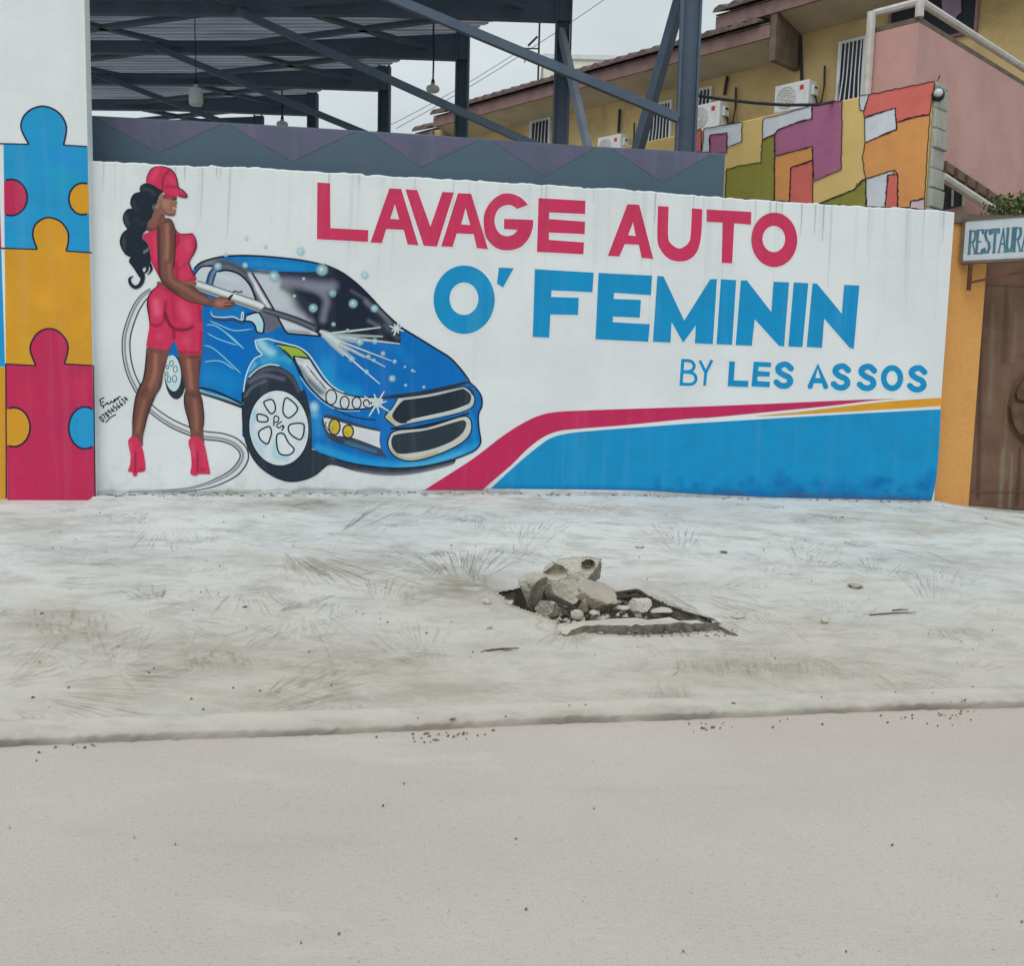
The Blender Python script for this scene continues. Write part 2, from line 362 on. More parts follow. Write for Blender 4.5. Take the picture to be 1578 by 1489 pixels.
    big = m.noise(m.coord((.8, 1.6, 1)), .7, 6, .62); fine = m.noise(c, 90, 3, .6); mid = m.noise(m.coord((1, 2.2, 1)), 3.2, 6, .7)
    at = m.n('Attribute', attribute_name='Col')
    sc = m.n('SeparateColor'); m.l(at.outputs['Color'], sc.inputs[0])
    dust = sc.outputs[0]
    col = m.mix(m.ramp(big, .3, .7), S(188, 193, 192), S(205, 208, 205))
    wd = m.math('ADD', dust, m.math('MULTIPLY', m.math('SUBTRACT', big, .5), .9))
    col = m.mix(m.ramp(wd, .2, .9), col, S(185, 180, 171))
    col = m.mix(m.ramp(mid, .42, .72, 0, .75), col, S(158, 155, 146))
    col = m.mix(m.math('MULTIPLY', la, .03), col, S(222, 224, 222))
    col = m.mix(m.math('MULTIPLY', groove, .07), col, S(150, 145, 136))
    col = m.mix(m.math('MULTIPLY', thin, .05), col, S(92, 88, 84))
    col = m.mix(m.ramp(m.noise(m.coord((1, 3, 1)), 1.7, 6, .7), .54, .78, 0, .6), col, S(156, 142, 126))
    stn = m.noise(m.coord((1.2, 2.4, 1)), 4.5, 6, .75)
    col = m.mix(m.math('MULTIPLY', sc.outputs[2], m.ramp(stn, .25, .6)), col, S(128, 118, 102))
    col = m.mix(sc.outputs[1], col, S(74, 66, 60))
    col = m.mix(m.ramp(fine, .5, .75, 0, .22), col, S(140, 138, 134))
    h = m.math('SUBTRACT', m.math('MULTIPLY', mid, 1.), m.math('MULTIPLY', groove, .12))
    return m.out(col, .92, m.bump(h, .45, .012, m.bump(fine, .35, .004)))
M['apron'] = apron_mat()

# ------------------------------------------------------------------ planes of the place
WALL = Plane((0, 8.5, 0), 8)
def KP(u, v): r = ray(u, v); t = -CAMZ/r[2]; return EYE+r*t
_k0, _k1 = KP(0, 1151), KP(1578, 1091)
KD = (_k1-_k0); KD[2] = 0; KD /= np.linalg.norm(KD); KN = np.array([-KD[1], KD[0], 0])
GATE = WALL.off(-.14)
ZB = sorted([WALL.sz(WALL.at(*q)) for q in ((147, 762), (470, 759), (789, 760), (1100, 765), (1440, 772))]+[GATE.sz(GATE.at(*q)) for q in ((1495, 781), (1578, 789))])
ZB = [(-9, ZB[0][1]-.06), (ZB[0][0]-.012, ZB[0][1]-.034)]+[tuple(map(float, q)) for q in ZB]+[(9, ZB[-1][1]-.12)]
KZ = .037
def gz(x, y):
    x = np.asarray(x, float); y = np.asarray(y, float)
    a = (x-_k0[0])*KN[0]+(y-_k0[1])*KN[1]; b = (x-WALL.p[0])*WALL.n[0]+(y-WALL.p[1])*WALL.n[1]
    s = (x-WALL.p[0])*WALL.d[0]+(y-WALL.p[1])*WALL.d[1]
    zb = np.interp(s, [q[0] for q in ZB], [q[1] for q in ZB])
    t = np.clip(a/(a+b+1e-9), 0, 1); t = np.where(b <= 0, 1, t)
    bmp = .012*np.sin(x*1.7+np.sin(y*2.3))*np.sin(y*1.9+.7*np.sin(x*1.1+1))+.006*np.sin(x*5.1+y*3)*np.sin(y*4.3-x*2.2)
    return KZ+(zb-KZ)*t+bmp*np.sin(np.pi*t)
def G(u, v, up=0.):
    "where the ray through a photo point meets the apron"
    r = ray(u, v); t = 5.
    for _ in range(60):
        P = EYE+r*t; e = P[2]-(float(gz(P[0], P[1]))+up); t += e/(-r[2]+.12)
    return EYE+r*t
cH = T(700, 820, 3.2875)
def ppm(P): return float((P-EYE)@_f)/FPX       # metres per photo pixel at P

# ------------------------------------------------------------------ ground, road, apron, kerb
mk('ground', [(-300, -300, -.06), (300, -300, -.06), (300, 600, -.06), (-300, 600, -.06)], [(0, 1, 2, 3)], M['mortar'])['kind'] = 'structure'
ra, rb = _k0-KD*40+KN*.05, _k0+KD*60+KN*.05
mk('road', [ra-KN*14, rb-KN*14, rb, ra], [(0, 1, 2, 3)], M['road'])['kind'] = 'structure'
hole = cH([(232, 306), (300, 368), (400, 402), (500, 440), (560, 490), (720, 512), (900, 520), (1110, 512), (1330, 498), (1290, 446), (1100, 382), (960, 318), (810, 306), (640, 250), (400, 250), (320, 292)])
holeW = np.array([G(*p)[:2] for p in hole])
def apron():
    NX, NY = 620, 240
    tt = np.concatenate([np.linspace(.13/4.3, 1.0, NY-6), np.linspace(1.01, 1.06, 6)])
    ss = np.concatenate([np.linspace(-9, -4.2, 30)[:-1], np.linspace(-4.2, 6.4, NX-60), np.linspace(6.4, 10, 32)[1:]]); NX = len(ss)
    kx = _k0+KD*0; A = np.array([_k0+KD*(s-_k0[0]) for s in ss]); B = np.array([WALL.P(s, 0) for s in ss])
    X = A[None, :, 0]*(1-tt[:, None])+B[None, :, 0]*tt[:, None]; Y = A[None, :, 1]*(1-tt[:, None])+B[None, :, 1]*tt[:, None]
    Z = gz(X, Y)
    pt = np.stack([X.ravel(), Y.ravel()], 1); ins = inside(pt, [holeW]); dd = segdist(pt, list(holeW)+[holeW[0]])
    Z = Z.ravel(); Z[ins] -= .1
    V = np.stack([X.ravel(), Y.ravel(), Z], 1)
    dust = (1-np.clip(np.repeat(tt, NX), 0, 1))**1.1
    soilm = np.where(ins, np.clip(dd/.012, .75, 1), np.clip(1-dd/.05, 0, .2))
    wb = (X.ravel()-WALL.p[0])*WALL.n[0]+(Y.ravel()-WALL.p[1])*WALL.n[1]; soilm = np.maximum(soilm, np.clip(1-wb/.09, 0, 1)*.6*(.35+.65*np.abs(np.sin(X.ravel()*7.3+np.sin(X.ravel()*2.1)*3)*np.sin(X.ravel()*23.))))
    D = V-EYE; zc = D@_f; U_, V_ = PW/2+FPX*(D@_r)/zc, PH/2-FPX*(D@_u)/zc
    st = np.zeros(len(V))
    for cu, cv, ru, rv, am in ((715, 905, 75, 26, .9), (720, 890, 40, 16, .6), (80, 960, 90, 30, .55), (130, 975, 50, 20, .5), (330, 1012, 120, 34, .5), (240, 1035, 60, 24, .4), (560, 1020, 110, 26, .6), (330, 1080, 200, 26, .35), (600, 1070, 160, 30, .4), (520, 868, 90, 20, .5), (380, 860, 90, 14, .35), (60, 812, 90, 16, .45), (200, 870, 120, 16, .35), (120, 850, 100, 14, .3), (470, 778, 110, 10, .8), (560, 774, 120, 8, .5), (1150, 1032, 170, 24, .55), (1290, 800, 160, 10, .5), (1430, 815, 110, 10, .5), (900, 785, 160, 10, .45), (1010, 905, 90, 16, .3), (1300, 965, 130, 14, .3), (760, 1000, 70, 14, .35), (1480, 870, 100, 14, .3), (1380, 1070, 160, 20, .35), (980, 1085, 200, 14, .35)):
        st = np.maximum(st, am*np.exp(-((U_-cu)/ru)**2-((V_-cv)/rv)**2))
    col = np.stack([dust, soilm, st], 1)
    n = len(tt); idx = np.arange(n*NX).reshape(n, NX); pin = ins
    F = np.stack([idx[:-1, :-1], idx[:-1, 1:], idx[1:, 1:], idx[1:, :-1]], -1).reshape(-1, 4)
    F = F[~pin[F].any(1)]
    mk('pavement', V, F, M['apron'], cols=col, smooth=True)['kind'] = 'structure'
apron()
def pit():
    cen = holeW.mean(0); P = []; n = len(holeW)
    for i in range(n):
        a_, b_ = holeW[i], holeW[(i+1) % n]
        for f in (0, .34, .67): P.append(a_*(1-f)+b_*f)
    P = np.array(P); m_ = len(P); d = np.roll(P, -1, 0)-np.roll(P, 1, 0); d /= np.linalg.norm(d, axis=1)[:, None]; nr = np.stack([d[:, 1], -d[:, 0]], 1)
    if inside(P[:1]+nr[:1]*.01, [holeW])[0]: nr = -nr
    P2 = P+nr*(.03+rng.normal(0, .004, m_))[:, None]; V = [(q[0], q[1], float(gz(q[0], q[1]))-.014) for q in P2]+[(q[0]+rng.normal(0, .01), q[1]+rng.normal(0, .01), float(gz(q[0], q[1]))-.13) for q in P2]+[(q[0], q[1], float(gz(q[0], q[1]))-.26) for q in P2]
    F = [(k_*m_+i, k_*m_+(i+1) % m_, (k_+1)*m_+(i+1) % m_, (k_+1)*m_+i) for k_ in (0, 1) for i in range(m_)]+[tuple(range(2*m_, 3*m_))]
    mk('pit', V, F, M['soil'])['kind'] = 'structure'
pit()
def kerb():
    prof = [(0, -.08), (.003, -.02), (.006, .008), (.008, .022), (.014, .032), (.035, .0355), (.10, .044), (.135, .048), (.15, .05), (.165, .03)]
    ss = np.arange(-8, 11, .03); V = []; col = []
    for s in ss:
        P0 = _k0+KD*(s-_k0[0]); j = .012*math.sin(s*1.1)+.006*math.sin(s*3.7+1)+rng.normal(0, .004)+(.03 if math.sin(s*2.3)*math.sin(s*.9+2) > .82 else 0); h = .003*math.sin(s*3.1)+rng.normal(0, .0015)
        for a, z in prof:
            q = P0+KN*(a+j*max(0, 1-a/.15)); zz = z+h*(0 < z < .05)+(rng.normal(0, .0025) if .02 < z < .04 else 0); q = q+KN*(rng.normal(0, .003) if 0 < z < .036 else 0)
            if a >= .03: zz = max(zz*0, float(gz(q[0], q[1]))+(.004 if a < .16 else -.004))
            V.append(q+np.array([0, 0, zz])); col.append((.9 if z > .03 else 1.1, (.36+.4*abs(math.sin(s*1.9+math.sin(s*.7)))*abs(math.sin(s*5.3)))*min(1, max(0, (.04-z)/.02)) if a < .06 else 0, 0))
    m = len(prof); F = [(i*m+k, (i+1)*m+k, (i+1)*m+k+1, i*m+k+1) for i in range(len(ss)-1) for k in range(m-1)]
    mk('kerb', V, F, M['apron'], cols=col, smooth=True)['kind'] = 'structure'
kerb()
class Marks:
    def __init__(s): s.V = []; s.F = []; s.c = []
    def mark(s, pts, wd, col, al):
        pts = [np.array(p) for p in pts if (p[0]-_k0[0])*KN[0]+(p[1]-_k0[1])*KN[1] > .06]; n = len(pts); b = len(s.V)
        if n < 3: return
        for i, p in enumerate(pts):
            d = pts[min(i+1, n-1)]-pts[max(i-1, 0)]; q = np.array([-d[1], d[0], 0]); q /= np.linalg.norm(q)+1e-9; w_ = wd*float(rng.uniform(.7, 1.15)); aa = al*min(1, 2.2*math.sin(math.pi*(i+.25)/(n-.5)))*float(rng.choice([.15, .5, .8, 1, 1]))
            for k_, f in ((-1, 0), (0, aa), (1, 0)): s.V.append(p+q*w_*k_+np.array([0, 0, .0015])); s.c.append(tuple(col)+(f,))
        for i in range(n-1):
            for k_ in (0, 1): a_ = b+i*3+k_; s.F.append((a_, a_+1, a_+4, a_+3))
GRD, GRB, GRL, GRK = S(132, 130, 124), S(154, 138, 122), S(220, 223, 222), S(76, 72, 66)
SWM = paint_mat('sweep_mark_dust', 0, True)
def sweeps():
    m = Marks(); n = lambda a_=0, b_=1: float(rng.normal(a_, b_))
    def onp(P): return np.array([P[0], P[1], float(gz(P[0], P[1]))])
    def fan(c, arc, f0, num, kind, al=.5, wd=.005, jit=.16, bend=0.):
        "strokes from near centre c to points along arc, all given in photo points and laid on the pavement"
        num = int(num*1.3); al = al*(.6 if kind is GRD else .5 if kind is GRB else .85); wd = wd*(1.25 if kind is GRD else 1.3); f0 = max(f0, .46)
        C0 = G(*c); A = [G(*p) for p in arc]; L = [0]
        for p, q in zip(A, A[1:]): L.append(L[-1]+np.linalg.norm(q-p))
        for i in range(num):
            t = (i+.5+n(0, .25))/num*L[-1]; j = int(np.searchsorted(L, t)); j = min(max(j, 1), len(A)-1); f = (t-L[j-1])/(L[j]-L[j-1]+1e-9); E_ = A[j-1]*(1-f)+A[j]*f
            a_ = max(.3, f0+n(0, jit)); b_ = 1+n(0, jit)
            if rng.random() < .35: a_ = a_+(b_-a_)*float(rng.uniform(.2, .6))
            pts = []; sd = np.array([-(E_-C0)[1], (E_-C0)[0], 0])*bend
            for g in np.linspace(a_, b_, 7): pts.append(onp(C0+(E_-C0)*g+sd*g*(1-g)+np.array([n(0, .002), n(0, .002), 0])))
            m.mark(pts, wd*float(rng.uniform(.5, 1.5)), kind, al*float(rng.uniform(.4, 1.2)))
            if kind is GRD and rng.random() < .5:
                o = np.array([KD[0], KD[1], 0])*wd*1.8; m.mark([onp(p+o) for p in pts], wd*1.3, GRL, al*.6)
            if kind is GRD and rng.random() < .3:
                g = int(rng.integers(1, 5)); m.mark(pts[g:g+3], wd*.6, GRK, .7)
    def rows(x0, x1, y0, y1, num, dx, dy, kind, al, wd):
        "parallel strokes: start points spread over a box, each running (dx, dy) in photo points"
        num = int(num*1.6); al = al*(.42 if kind is GRB else .6)
        for i in range(num):
            u = x0+(x1-x0)*(i+float(rng.uniform(0, 1)))/num; v = float(rng.uniform(y0, y1)); k_ = float(rng.uniform(.6, 1.2)); P = G(u, v); Q = G(u+dx*k_, v+dy*k_)
            m.mark([onp(P*(1-g)+Q*g+np.array([n(0, .002), n(0, .002), 0])) for g in np.linspace(0, 1, 6)], wd*float(rng.uniform(.6, 1.4)), kind, al*float(rng.uniform(.5, 1.2)))
    # random overlapping brushwork everywhere
    for _ in range(420):
        u = float(rng.uniform(-60, 1640)); v = 772+float(rng.uniform(0, 1))**1.1*310; P = G(u, v); a0 = float(rng.uniform(0, 6.28)); sp = float(rng.uniform(.5, 1.3)); R_ = float(rng.uniform(.3, .8)); num = int(rng.integers(14, 30)); al = float(rng.uniform(.07, .24))*(1 if v < 960 else .6)
        kd = GRL if rng.random() < .48 else (GRD if v < 950 else GRB)
        for i in range(num):
            a_ = a0+sp*(i+n(0, .3))/num; r0 = R_*float(rng.uniform(.4, .6)); r1 = R_*float(rng.uniform(.6, 1.1)); d = np.array([math.cos(a_), math.sin(a_), 0])
            pts = [onp(P+d*g+np.array([n(0, .0025), n(0, .0025), 0])) for g in np.linspace(r0, r1, 6)]
            m.mark(pts, float(rng.uniform(.005, .014)), kd, al*1.15*float(rng.uniform(.4, 1.3)))
            if kd is GRD and rng.random() < .07: g = int(rng.integers(0, 4)); m.mark(pts[g:g+3], .0035, GRK, .65)
    # the marks one can make out
    fan((255, 788), [(185, 822), (215, 842), (260, 850), (305, 836), (370, 832)], .3, 26, GRL, .7, .007)
    fan((255, 790), [(190, 826), (255, 852), (310, 846), (345, 838)], .5, 16, GRD, .45, .004)
    fan((500, 838), [(545, 800), (590, 778), (640, 780), (700, 786)], .45, 20, GRD, .7, .006)
    fan((430, 838), [(440, 885), (500, 892), (550, 900), (590, 885), (600, 868)], .45, 26, GRB, .75, .010)
    fan((430, 838), [(470, 880), (520, 896), (570, 898)], .5, 14, GRD, .8, .005)
    fan((716, 912), [(590, 870), (620, 856), (660, 850), (700, 848), (740, 846), (790, 846), (835, 850)], .38, 30, GRD, .95, .006, .1)
    fan((716, 912), [(640, 862), (700, 852), (770, 850)], .25, 18, GRB, .6, .012)
    fan((395, 955), [(330, 900), (372, 872), (400, 868), (440, 880), (520, 912)], .3, 22, GRL, .7, .007)
    fan((400, 960), [(440, 935), (480, 925), (530, 915)], .55, 14, GRD, .6, .005)
    rows(45, 165, 935, 975, 16, 2, 18, GRB, .75, .013); rows(280, 385, 1000, 1020, 15, 4, 16, GRB, .65, .012)
    rows(185, 215, 1018, 1058, 9, 78, 3, GRB, .9, .008); rows(190, 225, 1020, 1056, 6, 60, 2, GRD, .7, .004)
    fan((5, 1062), [(60, 1030), (110, 1022), (150, 1030), (200, 1068), (230, 1088), (160, 1105)], .2, 22, GRB, .6, .009)
    fan((372, 1105), [(430, 1050), (480, 1040), (540, 1040), (560, 1060), (520, 1085)], .25, 24, GRB, .6, .010)
    fan((0, 1080), [(50, 1122), (90, 1120)], .1, 5, GRB, .5, .006)
    fan((790, 870), [(785, 812), (820, 802), (850, 806), (880, 812)], .3, 20, GRL, .75, .008); fan((790, 870), [(790, 815), (840, 806), (880, 814)], .4, 14, GRD, .5, .004)
    fan((1048, 866), [(1010, 815), (1030, 806), (1060, 812), (1100, 830)], .25, 20, GRL, .7, .008); fan((1048, 866), [(985, 825), (1030, 812), (1090, 828)], .4, 12, GRD, .6, .005)
    fan((1000, 900), [(1010, 938), (1060, 948), (1110, 956), (1160, 950), (1200, 935)], .55, 26, GRD, .9, .005)
    rows(985, 1160, 915, 925, 20, 26, 12, GRD, .75, .004)
    fan((1440, 950), [(1390, 890), (1420, 882), (1450, 880), (1490, 890), (1530, 905)], .3, 24, GRL, .75, .008); fan((1440, 950), [(1390, 895), (1450, 884), (1500, 892)], .4, 14, GRD, .5, .005)
    rows(1230, 1460, 775, 785, 34, 22, 10, GRD, .55, .005); rows(800, 980, 774, 784, 26, -14, 12, GRD, .5, .005)
    rows(1040, 1290, 1016, 1026, 26, 3, 20, GRB, .55, .010)
    fan((1180, 880), [(1120, 912), (1090, 900), (1110, 880)], .4, 10, GRD, .5, .004)
    # short dark nicks
    for _ in range(170):
        u = float(rng.uniform(0, 1578)); v = 776+abs(n(0, 90)); P = G(u, min(v, 1060)); a_ = n(0, .7); L_ = float(rng.uniform(.012, .05)); d = np.array([math.cos(a_), math.sin(a_), 0])*L_
        m.mark([onp(P+d*g) for g in (-1, -.3, .3, 1)], float(rng.uniform(.002, .005)), GRK, float(rng.uniform(.4, .85)))
    o = mk('sweep_marks', m.V, m.F, SWM, None, org=(0, 0, 0), cols=m.c); tag(o, 'fan shaped broom strokes scored across the pale pavement', 'broom marks', kind='stuff')
sweeps()
def cracks():
    mb = MB()
    for u0, v0, u1, v1 in ((240, 1124, 300, 1121), (560, 1108, 640, 1105), (1010, 1094, 1130, 1090), (1150, 1088, 1200, 1087), (1245, 1080, 1295, 1083), (1300, 1085, 1360, 1083), (1380, 1082, 1445, 1079), (1450, 1078, 1500, 1074), (740, 1005, 765, 1000), (765, 1000, 790, 1004)):
        n = 9; pts = []
        for i in range(n): f = i/(n-1); P = G(u0+(u1-u0)*f, v0+(v1-v0)*f+float(rng.normal(0, 1.0))-(12 if v0 > 1040 else 0), .002); pts.append(P)
        for i in range(n-1):
            wd = .003+.004*math.sin(math.pi*(i+.5)/n)*float(rng.uniform(.4, 1.4)); w2 = .003+.004*math.sin(math.pi*(i+1.5)/n)*.8
            mb.add([pts[i]-KN*wd, pts[i]+KN*wd, pts[i+1]+KN*w2, pts[i+1]-KN*w2], [(0, 1, 2, 3)])
    tag(mb.build('pavement_cracks', M['root']), 'thin dark broken cracks across the pavement and along the kerb', 'crack', kind='stuff')
cracks()
_ya, _yb = WALL.P(-14, .40, -.25), WALL.P(16, .40, -.25)
mk('yard_ground', [_ya, _yb, _yb-WALL.n*45, _ya-WALL.n*45], [(0, 1, 2, 3)], M['mortar'])['kind'] = 'structure'

# ------------------------------------------------------------------ mural wall
def top_line(plane, pxs, jit, n=260):
    us = np.linspace(pxs[0][0], pxs[-1][0], n); vs = np.interp(us, [p[0] for p in pxs], [p[1] for p in pxs]); q = 0; out = []
    for u, v in zip(us, vs):
        q = q*.6+rng.normal(0, jit)
        if rng.random() < .03: q += rng.normal(0, jit*3)
        out.append(plane.at(u, v+q))
    return out
def slab_wall(name, plane, top, zb, thick, mat, parent=None, **k):
    V = []; F = []
    for P in top:
        Q = P-plane.n*thick
        V += [(P[0], P[1], zb), (P[0], P[1], P[2]-.012), tuple(P-plane.n*.01), tuple(Q+np.array([0, 0, .0])), (Q[0], Q[1], zb)]
    for i in range(len(top)-1):
        for a in range(4): F.append((i*5+a, (i+1)*5+a, (i+1)*5+a+1, i*5+a+1))
    n = len(top)-1; F += [(0, 1, 2, 3, 4), (n*5+4, n*5+3, n*5+2, n*5+1, n*5)]
    o = mk(name, V, F, mat, parent)
    bm = bmesh.new(); bm.from_mesh(o.data); bmesh.ops.recalc_face_normals(bm, faces=bm.faces); bm.to_mesh(o.data); bm.free(); return o
wtop = top_line(WALL, [(128, 246.5), (250, 254), (400, 258), (470, 263), (820, 283), (970, 292), (1012, 296), (1115, 304), (1280, 315), (1430, 323), (1471, 325)], .55)
# the wall's right end leans with the photo's edge: from (1471,325) to (1441,772)
_wl = WALL.P(-.6, .48)
mural = ROOT('mural_wall', 'long white rendered wall with painted car, woman and LAVAGE AUTO lettering', 'wall', tuple(_wl))
slab_wall('wall_slab', WALL, wtop, .1, .17, M['wall'], mural)

LAY = .00035
def paint(name, loops, col, lay, parent, strokes=None, step=3.2, plane=WALL, mat=None, label=None, base=.0015):
    vv, ff = fill(loops, step if strokes else None)
    P = np.array([plane.at(u, v, base+lay*LAY) for u, v in vv])
    cols = airbrush(vv, col, strokes or [])
    # keep faces towards the viewer
    a, b, c = P[ff[:, 0]], P[ff[:, 1]], P[ff[:, 2]]; nn = np.cross(b-a, c-a)@plane.n
    ff = np.where((nn < 0)[:, None], ff[:, ::-1], ff)
    o = mk(name, P, ff, mat or PAINT, parent, cols=cols)
    if label: o['label'] = label
    return o
def ribV(pts, wd, cols, plane, off, smooth=True, closed=False, n=6, taper=False):
    "ribbon along pts; wd number or per-point list; cols: one colour or list across (may carry alpha)"
    raw = list(pts)
    if smooth and len(pts) > 2: q = np.array(crv(raw, n, closed))
    else: q = np.array([p[:2] for p in raw], float)
    m = len(q)
    if hasattr(wd, '__len__'): W = np.interp(np.linspace(0, 1, m), np.linspace(0, 1, len(wd)), wd)
    else: W = np.full(m, float(wd))
    if taper: W = W*np.clip(np.minimum(np.linspace(0, 1, m), np.linspace(1, 0, m))*6+.25, 0, 1)
    if closed: d = np.roll(q, -1, 0)-np.roll(q, 1, 0)
    else: d = np.gradient(q, axis=0)
    d /= np.linalg.norm(d, axis=1)[:, None]+1e-9; nn = np.stack([-d[:, 1], d[:, 0]], 1)
    if isinstance(cols, tuple): cols = [cols, cols]
    k = len(cols); V = []; CC = []
    for i in range(m):
        for j in range(k):
            f = j/(k-1)-.5; V.append(q[i]+nn[i]*W[i]*f); CC.append(cols[j])
    F = []; L = m if closed else m-1
    for i in range(L):
        for j in range(k-1): a = i*k+j; b = ((i+1) % m)*k+j; F.append((a, a+1, b+1, b))
    return [plane.at(u, v, off) for u, v in V], F, CC
class Strokes:
    "many brush strokes gathered into one painted part"
    def __init__(s, lay, plane=WALL, base=.0015): s.V = []; s.F = []; s.c = []; s.off = base+lay*LAY; s.pl = plane; s.i = 0
    def s_(s, pts, wd, col, **k):
        V, F, CC = ribV(pts, wd, col, s.pl, s.off+s.i*.000012, **k); s.i += 1; b = len(s.V); s.V += V; s.F += [tuple(b+q for q in f) for f in F]; s.c += [tuple(c)+(1,)*(4-len(c)) for c in CC]; return s
    def dot(s, cx, cy, rx, ry, cin, cout, n=20, mid=None):
        "disc with a soft centre-to-rim gradient"
        rings = [(0, cin), (.55, mid or cin), (1, cout)]; b = len(s.V); off = s.off+s.i*.000012; s.i += 1
        s.V.append(s.pl.at(cx, cy, off)); s.c.append(tuple(cin)+(1,)*(4-len(cin)))
        for f, c in rings[1:]:
            for k in range(n): a = 2*math.pi*k/n; s.V.append(s.pl.at(cx+rx*f*math.cos(a), cy+ry*f*math.sin(a), off)); s.c.append(tuple(c)+(1,)*(4-len(c)))
        for k in range(n): s.F.append((b, b+1+(k+1) % n, b+1+k)); s.F.append((b+1+k, b+1+(k+1) % n, b+1+n+(k+1) % n, b+1+n+k))
        return s
    def build(s, name, parent, mat=None, label=None):
        o = mk(name, s.V, s.F, mat or PAINT, parent, cols=s.c)
        bm = bmesh.new(); bm.from_mesh(o.data)
        for f in bm.faces:
            f.normal_update()
            if f.normal.dot(Vector(s.pl.n)) < 0: f.normal_flip()
        bm.to_mesh(o.data); bm.free()
        if label: o['label'] = label
        return o
# observed paint colours
RED = S(196, 55, 92); REDS = S(187, 44, 88); BLU = S(24, 138, 190); ORA = S(210, 150, 46); INK = S(26, 32, 44); WHT = S(216, 220, 222)
# --- lettering
c1 = T(470, 260, 3.156); c2 = T(900, 290, 2.869)
def letter(ch, loops, col, big='large crimson'):
    paint('letter', loops, col, 2, mural, label='%s painted letter %s' % (big, ch))
    k = Strokes(1)
    for L in loops: k.s_(L, 4.6, S(215, 219, 221), smooth=False, closed=True)
    HALO.append(k)
HALO = []
letter('L', [c1([(60, 66), (122, 70), (124, 288), (308, 298), (306, 356), (58, 342)])], RED)
letter('A', [c1([(318, 358), (410, 95), (468, 97), (552, 371), (499, 368), (480, 297), (395, 293), (374, 361)]), c1([(437, 172), (458, 246), (415, 243)])], RED)
letter('V', [c1([(488, 100), (546, 103), (610, 280), (668, 112), (724, 115), (642, 378), (577, 374)])], RED)
letter('A', [c1([(662, 377), (744, 118), (808, 121), (890, 390), (836, 386), (820, 318), (738, 314), (718, 380)]), c1([(781, 190), (803, 273), (760, 270)])], RED)
letter('G', [c1(crv([(1085, 175, 1), (1050, 140), (1000, 120), (950, 125), (900, 165), (872, 220), (870, 280), (885, 340), (930, 385), (990, 397), (1050, 380), (1090, 335), (1108, 285), (1110, 248, 1), (968, 243, 1), (968, 293, 1), (1035, 297, 1), (1015, 318), (985, 327), (950, 317), (928, 285), (922, 245), (935, 205), (960, 182), (1000, 176), (1032, 195, 1)], 4))], RED)
letter('E', [c1([(1136, 142), (1364, 155), (1362, 220), (1188, 212), (1187, 244), (1362, 257), (1360, 318), (1187, 310), (1186, 345), (1357, 358), (1354, 416), (1128, 404)])], RED)
letter('A', [c2([(105, 298), (192, 70), (244, 72), (306, 312), (255, 308), (242, 250), (180, 247), (156, 302)]), c2([(217, 150), (228, 211), (195, 207)])], RED)
letter('U', [c2(crv([(327, 78, 1), (374, 81, 1), (372, 210), (385, 245), (415, 265), (440, 260), (465, 235), (472, 195), (477, 88, 1), (523, 92, 1), (518, 210), (500, 280), (465, 315), (420, 324), (375, 312), (338, 272), (324, 220)], 4))], RED)
letter('T', [c2([(542, 93), (740, 104), (738, 161), (664, 155), (655, 332), (608, 330), (613, 152), (542, 148)])], RED)
letter('O', [c2(ell(841, 228, 102, 121, 48)), c2(ell(839, 224, 50, 58, 36))], RED)
lb = 'large blue'
letter('O', [c1(ell(774, 637, 149, 167, 56)), c1(ell(773, 632, 70, 79, 40))], BLU, lb)
letter('apostrophe', [c1([(943, 480), (1016, 483), (963, 578), (933, 558)])], BLU, 'blue')
letter('F', [c1([(1118, 488), (1404, 505), (1398, 601), (1199, 592), (1197, 623), (1332, 627), (1328, 712), (1194, 709), (1188, 822), (1107, 818)])], BLU, lb)
letter('E', [c2([(64, 374), (301, 386), (296, 473), (133, 463), (131, 489), (252, 494), (247, 573), (128, 568), (127, 592), (291, 601), (284, 680), (50, 668)])], BLU, lb)
letter('M', [c2([(324, 387), (352, 390), (443, 585), (558, 402), (588, 401), (570, 690), (490, 686), (494, 608), (438, 683), (387, 592), (383, 683), (304, 679)])], BLU, lb)
letter('I', [c2([(605, 402), (673, 406), (655, 693), (585, 690)])], BLU, lb)
letter('N', [c2([(693, 408), (720, 407), (828, 547), (838, 413), (907, 416), (885, 700), (862, 698), (755, 580), (742, 697), (670, 694)])], BLU, lb)
letter('I', [c2([(927, 416), (992, 420), (966, 703), (903, 700)])], BLU, lb)
letter('N', [c2([(1010, 420), (1030, 421), (1140, 555), (1150, 427), (1218, 430), (1193, 710), (1175, 707), (1062, 577), (1052, 706), (984, 702)])], BLU, lb)
def sletter(ch, strokes, wd, col=BLU):
    k = Strokes(2); h = Strokes(1)
    for p, sm in strokes:
        q = c2(p); k.s_(q, wd/2.869, col, smooth=sm, n=5); h.s_(q, wd/2.869+4.4, S(219, 223, 225), smooth=sm, n=5)
        for e in (q[0], q[-1]):
            if wd > 20: k.dot(e[0], e[1], wd/5.74, wd/5.74, col, col, 12)
    k.build('letter', mural, label='small blue painted letter '+ch); HALO.append(h)
sletter('B', [([(437, 757), (429, 872)], 0), ([(434, 762), (472, 765), (487, 786), (473, 808), (432, 812)], 1), ([(432, 812), (480, 818), (495, 843), (478, 866), (426, 866)], 1)], 15)
sletter('Y', [([(512, 762), (538, 816)], 0), ([(566, 760), (538, 816), (533, 873)], 0)], 14)
letter('L', [c2([(642, 765), (668, 767), (662, 850), (727, 852), (725, 880), (635, 876)])], BLU, 'small blue')
